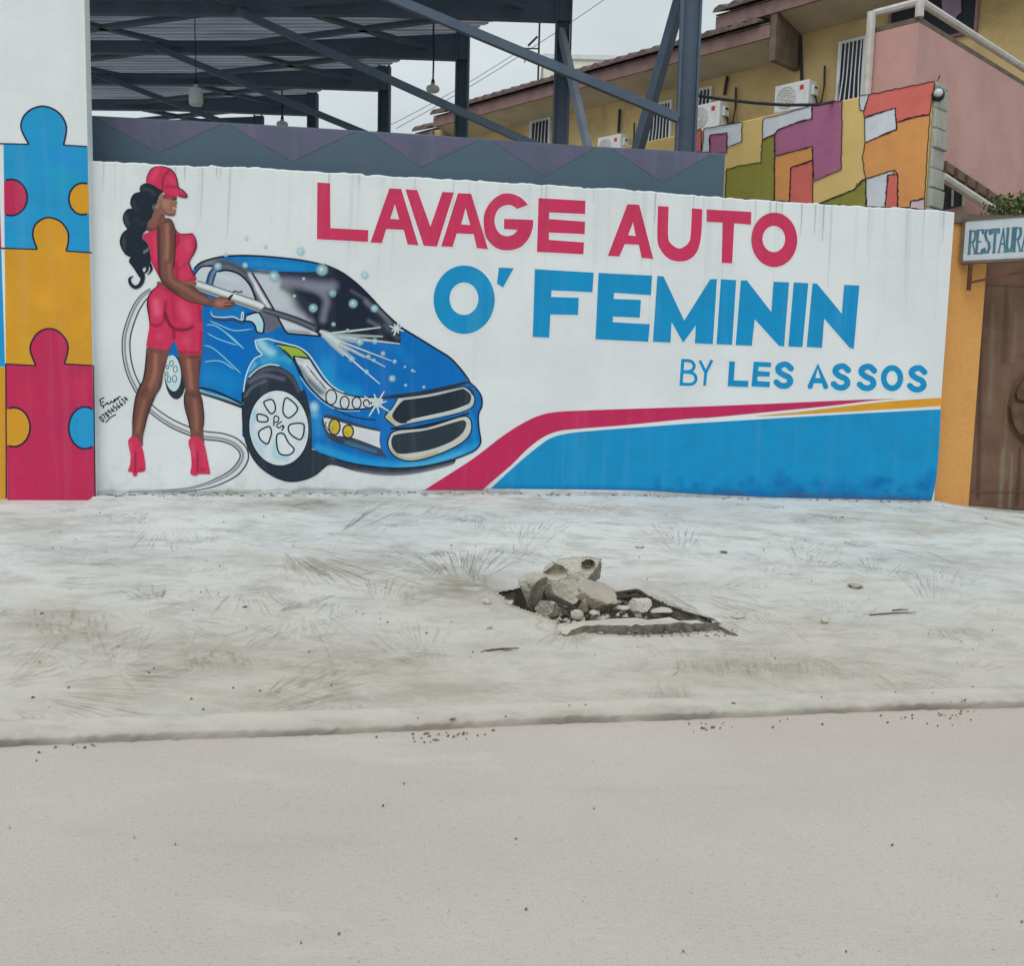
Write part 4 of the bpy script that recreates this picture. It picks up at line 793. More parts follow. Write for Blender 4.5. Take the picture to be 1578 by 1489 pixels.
paint('waist', [crv(cA([(588, 1108, 1), (640, 1120), (700, 1160), (840, 1112), (922, 1102, 1), (935, 1160), (930, 1200, 1), (860, 1240), (700, 1180), (580, 1150, 1)]), 4)], S(134, 92, 80), 10.5, woman, [(cA([(590, 1130), (700, 1175)]), 3, SKD, .6)], 2.4)
arm = paint('arm', [crv(cA([(588, 680, 1), (590, 605), (620, 565), (670, 548), (715, 565), (738, 620), (745, 700), (742, 850), (730, 1000), (738, 1062), (790, 1095), (870, 1140), (960, 1200), (1030, 1245), (1080, 1262), (1140, 1245), (1200, 1248), (1230, 1268), (1268, 1290), (1270, 1322), (1200, 1352), (1120, 1352), (1070, 1327), (960, 1305), (860, 1280), (760, 1220), (680, 1170), (630, 1120), (605, 1050), (595, 900)]), 5)], SKN, 15, woman,
 [(cA([(600, 640), (605, 900), (625, 1090), (760, 1210)]), 4.5, SKD, .85), (cA([(640, 600), (690, 570), (730, 640)]), 4, SKD, .6), (cA([(672, 610), (676, 760), (668, 900)]), 6, S(166, 112, 94), .8), (cA([(690, 960), (700, 1080), (760, 1140)]), 5, S(156, 104, 88), .7), (cA([(715, 640), (712, 900)]), 4, S(92, 60, 54), .5), (cA([(740, 700), (735, 1000)]), 3.5, SKD, .6), (cA([(780, 1140), (900, 1220), (1020, 1280)]), 6, S(146, 98, 84), .7), (cA([(1120, 1300), (1220, 1300)]), 9, S(170, 120, 104), .8), (cA([(1190, 1330), (1260, 1320)]), 3, SKD, .6), (cA([(870, 1150), (1010, 1240)]), 3, SKD, .5)], 2.4)
paint('face', [crv(cA([(605, 345, 1), (590, 400), (580, 450), (600, 480), (650, 515), (690, 530), (730, 528), (745, 512), (752, 485), (744, 468), (758, 450), (750, 432), (763, 415), (754, 395), (762, 360, 1), (690, 360), (650, 340)]), 5)], S(158, 112, 96), 12, woman, [(cA([(610, 460), (680, 520), (735, 520)]), 4, S(108, 72, 64), .8), (cA([(650, 360), (755, 374)]), 4.5, SKD, .95), (cA([(722, 388), (750, 384)]), 2.2, S(58, 36, 34), .9), (cA([(740, 412), (760, 418)]), 1.8, S(84, 52, 48), .8), (cA([(706, 470), (716, 440), (712, 410)]), 2.4, S(118, 78, 68), .6), (cA([(755, 395), (762, 413)]), 1.6, S(190, 140, 120), .8), (cA([(620, 400), (640, 470)]), 4, S(128, 86, 74), .7), (cA([(660, 430)]), 8, S(176, 126, 108), .7), (cA([(735, 440), (755, 446)]), 2, S(90, 50, 50), .9), (cA([(732, 462), (754, 462)]), 2.8, S(222, 152, 150), 1), (cA([(736, 474), (752, 476)]), 1.8, S(110, 56, 56), .9), (cA([(700, 524), (735, 526)]), 2.4, S(86, 56, 50), .8)], 1.8)
paint('hair', [crv(cA([(500, 236), (445, 258), (430, 290), (438, 322, 1), (385, 338), (358, 380), (352, 430), (366, 468, 1), (320, 478), (290, 525), (292, 585), (327, 645, 1), (280, 690), (260, 755), (275, 815), (310, 872), (352, 895, 1), (335, 930), (362, 972), (392, 1015), (415, 1052), (440, 1080), (470, 1050), (455, 1000), (485, 978), (525, 950), (522, 850), (495, 765), (455, 735), (462, 685), (490, 650), (500, 590), (535, 545), (555, 482), (580, 420), (602, 350), (640, 315), (600, 288), (540, 252)]), 5)], HAI, 13, woman, [(cA([(455, 290), (520, 300), (560, 340)]), 5, S(62, 72, 84), .7), (cA([(375, 400), (400, 470)]), 4, S(58, 68, 80), .7), (cA([(310, 530), (330, 610)]), 4, S(64, 74, 86), .7), (cA([(290, 740), (300, 820)]), 4, S(58, 66, 78), .7), (cA([(400, 560), (460, 600)]), 7, S(50, 60, 74), .5), (cA([(470, 850), (515, 820)]), 2.4, S(150, 156, 164), .8), (cA([(555, 440), (550, 470)]), 2, S(150, 160, 168), .6)], 2.6)
k = Strokes(13.6)
k.s_(cA([(425, 1000), (458, 1065), (440, 1130), (395, 1160), (352, 1132), (342, 1085), (375, 1062)]), [8, 7, 6, 5.5, 5, 4, 1], HAI, n=8)
k.s_(cA([(500, 955), (495, 1010), (468, 1038)]), [5, 4, 1.5], HAI); k.s_(cA([(515, 945), (535, 1000), (500, 1052)]), [4.5, 4, 1], HAI)
for p in ([(366, 470), (322, 478), (290, 525), (292, 585), (326, 643)], [(325, 650), (280, 690), (260, 755), (275, 815), (312, 872)], [(438, 322), (385, 338), (358, 380), (352, 430)]): k.s_(cA(p), 2, S(20, 26, 36))
k.build('hair', woman)
paint('cap', [crv(cA([(490, 238), (497, 180), (530, 118), (580, 92), (630, 88), (690, 108), (735, 150), (757, 200), (768, 262), (780, 288, 1), (815, 310), (847, 345), (838, 366), (800, 363), (760, 352), (735, 366), (690, 374), (655, 348), (640, 310), (600, 290), (560, 262), (520, 245)]), 5)], RW, 14, woman, [(cA([(580, 130), (550, 200)]), 8, RWL, .45), (cA([(690, 130), (650, 170), (635, 220), (632, 310)]), 2.6, RWD, .95), (cA([(650, 275), (700, 268), (768, 278)]), 2.4, RWD, .8), (cA([(660, 345), (730, 362)]), 3, RWD, .6), (cA([(700, 200), (720, 240)]), 6, RWL, .4), (cA([(790, 345), (835, 360)]), 3, RWD, .7)], 2)
k = Strokes(16.8)
for p in ([(590, 420), (570, 510), (530, 580), (500, 650), (460, 760), (430, 900)], [(455, 200), (448, 320), (428, 450), (398, 510), (368, 590), (348, 720), (338, 830)], [(775, 540), (765, 600), (770, 680), (800, 790), (815, 870)], [(908, 620), (925, 740), (920, 850)]): k.s_(cB(p), 1.3, S(44, 32, 36), taper=True)
for p in ([(590, 605), (588, 700), (596, 900), (606, 1050), (632, 1122), (682, 1172), (762, 1222), (862, 1282), (962, 1308), (1070, 1328)], [(738, 620), (746, 700), (743, 850), (731, 1000)], [(870, 1140), (960, 1198), (1030, 1243)]): k.s_(cA(p), 1.1, S(54, 36, 38), taper=True)
for p, wd in (([(620, 90), (690, 110), (735, 150), (757, 200), (768, 262), (780, 286), (815, 308), (847, 345), (838, 366), (770, 356)], 1.7), ([(490, 238), (497, 180), (530, 118), (580, 92)], 1.1), ([(897, 683), (925, 735), (932, 800), (910, 860), (870, 930), (880, 980), (905, 1030), (932, 1085)], 1.2), ([(738, 640), (780, 685), (850, 690), (897, 683)], 1.1), ([(590, 1145), (520, 1220), (497, 1310), (510, 1400), (522, 1489)], 1.6)): k.s_(cA(p), wd, INK, taper=True)
k.build('outlines', woman)
# lance, held by the hand
k = Strokes(14, base=.0017)
k.s_(cA([(930, 1140), (1080, 1190), (1240, 1245), (1470, 1325)])+cC([(705, 655)]), [14.5, 15, 15.5, 16, 15], [INK, S(200, 204, 206), S(220, 222, 222), S(206, 210, 212), S(166, 170, 172), S(96, 102, 106), S(186, 190, 192)], n=6)
k.s_(cC([(722, 662), (860, 706), (1050, 770), (1205, 840)]), [8, 9.5, 10.5, 11], [INK, S(60, 66, 74), S(104, 110, 116), S(80, 86, 92), INK])
k.s_(cC([(425, 500), (450, 485), (480, 498), (510, 490), (515, 505)]), 1.6, INK)
k.build('spray_lance', woman)
k = Strokes(16.5)
k.s_(cA([(1215, 1275), (1232, 1245), (1255, 1225)]), [4.5, 4, 2], S(60, 42, 42)); k.s_(cA([(1180, 1300), (1225, 1295), (1258, 1305)]), 1.6, SKD); k.s_(cA([(1170, 1325), (1215, 1325), (1250, 1320)]), 1.4, SKD)
k.build('fingers', woman)
# --- spray and bubbles
sp = Strokes(17); SPc = S(206, 226, 230)
for p, w0, w1, a in (((460, 715), 4, 5, .85), ((620, 850), 5, 5, .85), ((480, 790), 5, 8, .55), ((420, 830), 5, 9, .6), ((550, 990), 4, 3.5, .9), ((500, 1040), 4, 5, .7), ((455, 1180), 4, 4, .95), ((330, 960), 6, 9, .55), ((250, 980), 6, 10, .55), ((200, 900), 10, 14, .6), ((300, 840), 8, 12, .5), ((160, 950), 8, 8, .6)):
    q = cD([(-18, 770), (p[0]*.5-9, (p[1]+770)/2+2), p]); sp.s_(q, [w0, (w0+w1)/2, w1*.5], [SPc+(0,), SPc+(a,), SPc+(a,), SPc+(0,)], n=5)
sp.s_(cD([(-40, 745), (20, 775), (120, 850)]), [5, 12, 16], [SPc+(.2,), SPc+(.9,), SPc+(.8,), SPc+(.1,)])
for cx, cy, f, L in (((590, 725), 0, 0, 60), ((430, 1340), 0, 0, 130)) and ((590, 725, 0, 62), (428, 1342, .2, 120)):
    for i in range(8):
        a = i*math.pi/4+.35+f; r = L*(.7 if i % 2 else 1.0); sp.s_(cD([(cx, cy), (cx+r*math.cos(a), cy+r*math.sin(a))]), [3.4, 1.6], SPc+(.95,), smooth=False)
    sp.dot(*cD([(cx, cy)])[0], 7, 7, SPc+(1,), SPc+(0,), mid=SPc+(.6,))
sp.build('water_spray', car, SPRAY, label='fan of painted white water spray with two star glints')
BUB = [cD([b[:2]])[0]+(b[2]/5.318,) for b in ((330, 285, 35), (70, 435, 30), (235, 520, 40), (410, 560, 35), (75, 690, 20), (190, 742, 18), (290, 835, 35), (412, 828, 28), (480, 930, 22), (360, 955, 22), (405, 985, 18), (222, 975, 28), (345, 1080, 22), (575, 995, 20), (555, 1135, 32), (660, 1040, 12), (720, 1070, 14), (738, 1078, 10), (665, 1190, 15), (815, 1205, 15))]
BUB += [cC([b[:2]])[0]+(b[2]/6.204,) for b in ((285, 250, 42), (545, 240, 32), (820, 345, 56), (1280, 285, 62), (1105, 370, 20), (1380, 510, 40), (1015, 535, 20), (1195, 650, 46), (1385, 805, 20), (360, 140, 24), (740, 60, 20), (1075, 105, 44))]+[cA([(1370, 725)])[0]+(3.5,)]
for x, y, r in BUB:
    k = Strokes(18); over = y > 395; ci = S(214, 226, 228); rim = S(150, 204, 212)
    k.dot(x, y, r*1.1, r*1.1, ci+(.55,), rim+(0,), mid=rim+(.75,)); k.dot(x-r*.1, y-r*.1, r*.4, r*.4, ci+(.9,), ci+(0,))
    k.build('bubble', car, SPRAY)
# --- painter's signature and telephone number
k = Strokes(4)
for p in ([(70, 625), (85, 610), (110, 600)], [(75, 615), (85, 665), (105, 662)], [(88, 640), (105, 632)], [(110, 665), (135, 640), (140, 655), (160, 645), (165, 628), (180, 640), (195, 612), (195, 635), (210, 605), (222, 618), (225, 595), (245, 592)], [(105, 665), (100, 690)], [(120, 805), (165, 760), (205, 738)]): k.s_(cB(p), 1.6, INK)
DIG = {'0': [[(0, .5), (.15, .05), (.5, 0), (.6, .5), (.45, 1), (.1, .95), (0, .5)]], '7': [[(0, 0), (.6, 0)], [(.6, 0), (.2, 1)]], '5': [[(.55, 0), (.1, 0)], [(.1, 0), (.05, .45), (.45, .4), (.55, .75), (.3, 1), (0, .9)]], '9': [[(.55, .3), (.3, 0), (.05, .25), (.3, .5), (.55, .3)], [(.55, .25), (.4, 1)]], '4': [[(.35, 0), (0, .65)], [(0, .65), (.6, .6)], [(.45, .3), (.42, 1)]], '6': [[(.5, 0), (.1, .5), (.1, .9), (.4, 1), (.5, .7), (.15, .6)]], '3': [[(.05, .05), (.5, .1), (.25, .45), (.55, .7), (.3, 1), (0, .92)]], '8': [[(.3, .45), (.05, .25), (.3, 0), (.5, .25), (.05, .75), (.3, 1), (.55, .75), (.3, .45)]]}
ang = math.atan2(600-785, 300-80)
for i, ch in enumerate('0789456634'):
    for q in DIG[ch]:
        pts = []
        for a, b in q:
            lx = 4+i*29+a*30; ly = (b-.5)*46; pts.append((78+lx*math.cos(ang)-ly*math.sin(ang), 785+lx*math.sin(ang)+ly*math.cos(ang)))
        k.s_(cB(pts), 1.5, INK)
k.build('painter_signature', mural, label='small black handwritten signature and telephone number 0789456634')
# --- rain stains under the top edge
k = Strokes(20); DK = S(96, 100, 108)
tl = [(128, 246.5), (250, 254), (400, 258), (470, 263), (820, 283), (970, 292), (1012, 296), (1115, 304), (1280, 315), (1430, 323), (1471, 325)]
def drip(u, L, wd, a):
    a *= .5; L *= .8
    v = np.interp(u, [p[0] for p in tl], [p[1] for p in tl])+1; ln = max(0., (u-900)/3000)
    k.s_([(u, v), (u-L*.02+rng.normal(0, .4), v+L*.4), (u-L*.05, v+L)], [wd, wd*.8, wd*.3], [DK+(0,), DK+(a,), DK+(0,)])
for u, L, wd, a in ((160, 60, 4, .4), (271, 14, 2, .9), (285, 30, 3, .8), (312, 110, 4, .5), (334, 22, 3, .7), (340, 26, 2, .8), (355, 130, 3, .4), (508, 40, 5, .6), (553, 20, 2, .8), (640, 40, 4, .35), (700, 60, 3, .3), (835, 40, 3, .6), (842, 90, 5, .4), (915, 30, 3, .5), (1011, 60, 3, .8), (1010, 300, 3, .25), (1070, 40, 3, .5), (1085, 60, 2.5, .5), (1115, 70, 2.5, .5), (1165, 60, 4, .35), (1188, 50, 2.5, .9), (1197, 35, 2, .8), (1206, 45, 2.5, .7), (1236, 60, 3, .95), (1257, 60, 3.5, .7), (1270, 70, 3.5, .95), (1282, 160, 6, .3), (1340, 90, 3, .4), (1365, 70, 3, .3), (1400, 160, 4, .3), (1425, 120, 4, .3), (1455, 60, 5, .4)): drip(u, L, wd, a)
for _ in range(70): drip(float(rng.uniform(150, 1465)), float(rng.uniform(20, 230)), float(rng.uniform(5, 14)), float(rng.uniform(.03, .12)))
for i in range(26):
    u = 150+i*50.; f = [(u+du, float(np.interp(u+du, [147, 470, 789, 1100, 1440], [762, 759, 760, 765, 772]))-1-float(rng.uniform(0, 4))) for du in (0, 17, 34, 52)]
    k.s_(f, [float(rng.uniform(4, 12)), float(rng.uniform(6, 16)), float(rng.uniform(4, 12))], [S(110, 112, 112)+(0,), S(110, 112, 112)+(float(rng.uniform(.12, .4)),), S(90, 88, 84)+(.0,)])
o = k.build('rain_stains', mural, STAIN_SHADE); o['kind'] = 'stuff'
# ragged plaster chips along the foot of the wall
mb = MB()
for _ in range(230):
    u = float(rng.uniform(150, 1440)) if rng.random() < .4 else float(rng.choice([190, 260, 330, 420, 520, 640, 700, 860, 1010, 1130, 1290, 1400]))+float(rng.normal(0, 22)); P = G(u, float(np.interp(u, [147, 789, 1440], [762, 760, 772]))+rng.uniform(-1, 4)); r = float(rng.uniform(.003, .016))
    mb.box(P[0]-r, P[0]+r, P[1]-r*.5, P[1]+r*.5, P[2]-.01, P[2]+float(rng.uniform(.002, .012)))
tag(mb.build('plaster_crumbs', M['rock_dark']), 'dark crumbs of plaster and dirt along the foot of the wall', 'debris', kind='stuff')

# ------------------------------------------------------------------ puzzle pillar on the left
PIL = WALL.off(.07)
pl = PIL.at(140, 400); pil_r = PIL.sz(PIL.at(147, 768))[0]; pil_l = PIL.sz(PIL.at(9, 600))[0]
pillar = ROOT('painted_pillar', 'tall white pillar painted with blue, orange and red jigsaw pieces', 'pillar', tuple(PIL.P((pil_r+pil_l)/2, .45, -.15)))
PT = 4.9; PD = -.14
mb = MB(); mb.prism([PIL.P(pil_l, .1), PIL.P(pil_r, .1), PIL.P(pil_r, PT), PIL.P(pil_l, PT)], [PIL.P(pil_l, .1, PD), PIL.P(pil_r, .1, PD), PIL.P(pil_r, PT, PD), PIL.P(pil_l, PT, PD)])
mb.build('pillar_shaft', M['wall'], pillar)
p1 = T(0, 150, 4.512); p2 = T(0, 460, 4.512)
PBL = S(36, 146, 198); POR = S(206, 148, 44); PRE = S(186, 46, 86); PINK = S(40, 38, 60)
xL = lambda v: 9.6-(600-v)*.011; xR = lambda v: 147-(768-v)*.0224
def clip(L): return [(min(max(x, xL(y)), xR(y)), y) for x, y in L]
mott = lambda L, c, n=16: [([(float(rng.uniform(8, 145)), float(rng.uniform(L[0], L[1])))], float(rng.uniform(14, 30)), tuple(x*float(rng.uniform(.85, 1.18)) for x in c), .7) for _ in range(n)]
kw = dict(plane=PIL, base=.002)
K1 = [(200, 325, 1), (160, 250), (145, 195), (165, 130), (220, 80), (295, 60), (370, 80), (430, 130), (460, 200), (455, 270), (440, 330, 1)]
K2 = [(258, 1055, 1), (228, 960), (245, 885), (300, 843), (350, 836), (420, 862), (470, 930), (475, 1000), (460, 1068, 1)]
K3 = [(250, 468, 1), (212, 370), (217, 310), (262, 240), (330, 210), (400, 225), (460, 290), (472, 360), (447, 457, 1)]
k1, k2, k3 = p1(crv(K1, 5, False)), p1(crv(K2, 5, False)), p2(crv(K3, 5, False))
paint('puzzle_piece', [clip(p1([(-20, 320)])+k1+p1([(640, 343), (660, 1082)])+k2[::-1]+p1([(-20, 1048)]))], PBL, 1, pillar, mott((220, 385), PBL), 6, label='blue painted jigsaw piece at the top', **kw)
paint('puzzle_piece', [clip(p1([(-20, 1048)])+k2+p1([(660, 1082)])+p2([(660, 468)])+k3[::-1]+p2([(-20, 456)]))], POR, 1, pillar, mott((385, 560), POR), 6, label='orange painted jigsaw piece in the middle', **kw)
paint('puzzle_piece', [clip(p2([(-20, 456)])+k3+p2([(660, 468), (670, 1410), (-20, 1410)]))], PRE, 1, pillar, mott((560, 770), PRE), 6, label='crimson painted jigsaw piece at the foot', **kw)
tabs = (('crimson', p1(ell(75, 695, 114, 126, 40)), PRE), ('orange', p1(ell(575, 705, 96, 110, 40)), POR), ('orange', p2(ell(95, 895, 114, 136, 40)), POR), ('blue', p2(ell(590, 900, 112, 146, 40)), PBL))
for nm, L, c in tabs: paint('puzzle_tab', [clip(L)], c, 2.4, pillar, label='%s painted jigsaw tab' % nm, **kw)
k = Strokes(4, PIL, .002)
for L in (k1, k2, k3): k.s_(L, 2.6, PINK, smooth=False)
for a, b in ((p1([(-2, 320), (200, 325)]), 0), (p1([(440, 330), (606, 341)]), 0), (p1([(0, 1048), (258, 1056)]), 0), (p1([(460, 1068), (640, 1080)]), 0), (p2([(36, 455), (250, 467)]), 0), (p2([(447, 455), (648, 466)]), 0), (p2([(40, 460), (43, 1000), (44, 1390)]), 0), (p2([(650, 468), (656, 900), (662, 1385)]), 0)): k.s_(a, 2, PINK, smooth=False)
for nm, L, c in tabs:
    Q = [(x, y) for x, y in L if xL(y)+.6 < x < xR(y)-.6]
    # keep one continuous run
    br = max(range(len(Q)), key=lambda i: math.dist(Q[i], Q[i-1])); Q = Q[br:]+Q[:br]
    k.s_(Q, 2.8, PINK, smooth=False)
k.build('puzzle_outline', pillar, label='dark hand painted outline of the jigsaw')
# neighbouring wall left of the pillar
NB = PIL.off(-.03); a0 = pil_l-3.5
nb = ROOT('boundary_wall', 'white wall with orange and blue paint running on left of the jigsaw pillar', 'wall', tuple(NB.P(pil_l-1.5, .45)))
mb = MB(); mb.prism([NB.P(a0, .1), NB.P(pil_l-.004, .1), NB.P(pil_l-.004, PT), NB.P(a0, PT)], [NB.P(a0, .1, -.3), NB.P(pil_l-.004, .1, -.3), NB.P(pil_l-.004, PT, -.3), NB.P(a0, PT, -.3)]); mb.build('wall_slab', M['wall'], nb)
for c, v0, v1 in ((PRE, 222, 384), (PBL, 385, 565), (POR, 566, 772)): paint('painted_field', [[(-60, v0), (xL(v0)-.6, v0), (xL(v1)-.6, v1), (-60, v1)]], c, 1, nb, plane=NB, base=.002)

# ------------------------------------------------------------------ grey parapet with chevrons behind the mural wall
PAR = WALL.off(-.36)
ptop = [PAR.at(u, v) for u, v in ((100, 174), (135, 177), (400, 191), (660, 207), (900, 224), (1117.5, 236))]
par = ROOT('grey_parapet', 'blue grey parapet with faint purple chevrons behind the mural wall', 'wall', tuple(PAR.P(0, .45, -.1)))
o = slab_wall('parapet_slab', PAR, ptop, .2, .16, M['steel'], par); o.data.materials[0] = simple('grey_band_paint', S(74, 94, 107), .75, .06, 2, .12, 60, dirt=S(92, 92, 108), dscale=1.2, damt=.25)
for tri in ([(144, 178), (344, 189.5), (243, 236)], [(350, 190), (548, 202), (450, 249)], [(572, 204), (741, 214), (648, 258)], [(757, 215.5), (918, 226), (840, 272)], [(942, 228), (1098, 236), (1020, 281)]):
    c = S(96, 95, 118); paint('chevron', [tri], c, 1, par, [([tri[2], ((tri[0][0]+tri[1][0])/2, tri[0][1])], 30, S(86, 93, 110), .8)], 8, plane=PAR, base=.002)
# ------------------------------------------------------------------ steel canopy behind the wall
can = ROOT('steel_canopy', 'open dark steel canopy with corrugated roof behind the mural wall', 'canopy', (0, 12, .4))
VPX = -544.; KC = 15800.
def zat(u, v, Z): r = ray(u, v); return EYE+r*(Z/(r@_f))     # point at depth Z along the axis
SOF = 4.06+CAMZ
frames = []
for i, (ux, Z, wd) in enumerate(((1057, 9.8, .2), (864, 11.2, .19), (711, 12.6, .17), (592, 14., .165), (482, 15.4, .155), (399, 16.8, .15))):
    P = zat(ux, 200, Z); frames.append((P, wd))
A0, A1 = frames[1][0], frames[5][0]; RD = (A1-A0); RD[2] = 0; RD /= np.linalg.norm(RD)
BD = np.array([-math.cos(rad(-3)), -math.sin(rad(-3)), 0])     # direction of the beams, to the left
for i, (P, wd) in enumerate(frames):
    x, y = P[0], P[1]; mb = MB(); zt = SOF+.32
    # I-section column
    fl = .022; w2 = wd/2; a = BD; b = np.array([BD[1], -BD[0], 0])
    def cbar(c0, wa, wb, z0, z1):
        q = [np.array([x, y, 0])+a*(c0[0]+sx*wa/2)+b*(c0[1]+sy*wb/2) for sx, sy in ((-1, -1), (1, -1), (1, 1), (-1, 1))]
        mb.prism([np.array([p[0], p[1], z0]) for p in q], [np.array([p[0], p[1], z1]) for p in q])
    cbar((-w2+fl/2, 0), fl, wd*.9, .3, zt); cbar((w2-fl/2, 0), fl, wd*.9, .3, zt); cbar((0, 0), wd-2*fl-.004, .02, .3, zt)
    mb.build('column', M['steel'], can)
    # haunched beam
    p0 = np.array([x, y, 0])-BD*w2; L = 11.5; mb = MB()
    def pr(t, z, s): q = p0+BD*t+b*s; return (q[0], q[1], z)
    zr = SOF+.20 if i else SOF+.35
    lp = [(0, SOF-.03), (2.3, SOF+.03), (L, SOF+.03), (L, SOF+.15), (2.3, SOF+.19), (0, SOF+.30)] if i else [(0, SOF+.2), (L, SOF+.2), (L, zr+.3), (0, zr+.5)]
    mb.prism([pr(t, z, -.05) for t, z in lp], [pr(t, z, .05) for t, z in lp]); mb.build('beam', M['steel_dark'], can)
# roof sheets between frames, ribs along the beams
for i in range(5):
    Pa, Pb = frames[i][0], frames[i+1][0]; V = []; F = []; n = 66; L = 11.4
    Pa2 = np.array([Pa[0], Pa[1], 0])-BD*.25; Pb2 = np.array([Pb[0], Pb[1], 0])-BD*.25
    for k2_ in range(n+1):
        f = k2_/n; q = Pa2*(1-f)+Pb2*f; rib = .05 if (k2_ % 6) in (0, 1) else 0.
        for t in (0, L): V.append(tuple(q+BD*t+np.array([0, 0, SOF+(.40 if t == 0 else .30)+rib])))
    for k2_ in range(n): F.append((2*k2_, 2*k2_+1, 2*k2_+3, 2*k2_+2))
    o = mk('roof_sheet', V, F, M['sheet'], can)
    # secondary purlin edge lines and roof cross bracing
    for (ta, tb) in ((.4, 3.1), (3.1, .4), (3.6, 6.4), (6.4, 3.6), (6.9, 9.6)):
        a_ = Pa2+BD*(ta+.3); b_ = Pb2+BD*(tb+.3); za = SOF+.12; zb_ = SOF+.12
        MB().bar((a_[0], a_[1], za), (b_[0], b_[1], zb_), .09, .05).build('roof_brace', M['steel_dark'], can)
# long struts from each column up to its beam
def strut(u0, v0, Z0, u1, v1, Z1, w_, m, nm='strut'):
    MB().bar(zat(u0, v0, Z0), zat(u1, v1, Z1), w_, w_).build(nm, M[m], can)
strut(590, -9, 9.72, 1046, 182, 9.72, .085, 'steel'); strut(365, 16, 11.1, 852, 236, 11.1, .08, 'steel_dark'); strut(240, 72, 12.5, 700, 262, 12.5, .075, 'steel_dark'); strut(140, 110, 13.9, 560, 270, 13.9, .07, 'steel_dark')
strut(864, 45, 11.05, 907, 232, 10.7, .075, 'steel_light', 'brace'); strut(1056, -30, 9.9, 980, 240, 10.5, .10, 'steel', 'brace')
# pendant lamps under the canopy
def pendant(u, v, Z, v0, r, h, label, bell):
    P = zat(u, v, Z); top = zat(u, v0, Z); t = ROOT('pendant_lamp', label, 'lamp', tuple(P), 0, 'white pendant lamps hanging under the canopy')
    L = max(.2, float(top[2]-P[2])); MB().tube([(0, 0, h), (.004, 0, h+L*.3), (-.004, 0, h+L*.6), (0, 0, L)], .012 if not bell else .006, 6).build('cable', M['black'], t, local=True)
    if bell: MB().lathe([(.001, h*1.15), (r*.3, h*1.14), (r*.34, h), (r*.9, h*.92), (r, h*.8), (r, h*.12), (r*.85, 0), (.001, 0)], 20).build('lamp_shade', M['lamp'], t, local=True, smooth=True); MB().lathe([(.001, h*1.5), (r*.25, h*1.45), (r*.25, h*1.12), (.001, h*1.12)], 12).build('lamp_holder', M['black'], t, local=True)
    else: MB().lathe([(.001, h*.98), (r*.28, h*.96), (r*.36, h*.72), (r*.85, h*.6), (r, h*.4), (r*.92, h*.12), (r*.6, 0), (.001, 0)], 20).build('lamp_shade', M['lamp'], t, local=True, smooth=True); MB().lathe([(.001, h*1.35), (r*.22, h*1.3), (r*.3, h*.93), (.001, h*.93)], 12).build('lamp_holder', M['black'], t, local=True)
pendant(302, 162, 12.2, 22, .085, .22, 'tall white jar shaped pendant lamp nearest the jigsaw pillar', True)
pendant(667, 142, 12.2, 20, .085, .12, 'round white pendant lamp hanging against the sky between two columns', False)
pendant(435, 196, 15, 128, .09, .13, 'round white pendant lamp peeping over the grey parapet', False)

# ------------------------------------------------------------------ colour block side wall (recedes to the left)
CW = Plane(zat(1440, 320, 9.55), 0); a = rad(-43.6); dd_ = np.array([-math.sin(rad(43.6)), math.cos(rad(43.6)), 0]); CW.d = -dd_; CW.n = np.array([-dd_[1], dd_[0], 0]) if np.dot(np.array([-dd_[1], dd_[0], 0]), np.array([0, -1, 0])) > 0 else np.array([dd_[1], -dd_[0], 0])
CW.p = CW.p*np.array([1, 1, 0])
d4 = T(1178, 0, 3.7225); d3 = T(800, 0, 3.7225)
cwt = [CW.at(u, v) for u, v in ((940, 230), (985, 220), (1098, 196.5), (1190, 176), (1330, 147.5), (1439, 123.5))]
cwr = ROOT('block_wall', 'boundary wall of concrete blocks painted in coloured patches', 'wall', tuple(CW.at(1300, 300)))
slab_wall('wall_slab', CW, cwt, .3, .15, simple('ochre_patch_base', S(207, 179, 116), .85, .08, 3, .2, 60), cwr)
YEL, OLI, MAG, CRM, COR, ORG, PWH = S(208, 180, 116), S(142, 138, 66), S(166, 104, 136), S(206, 210, 220), S(210, 110, 100), S(214, 150, 90), S(212, 190, 204)
Lk = S(44, 40, 44)
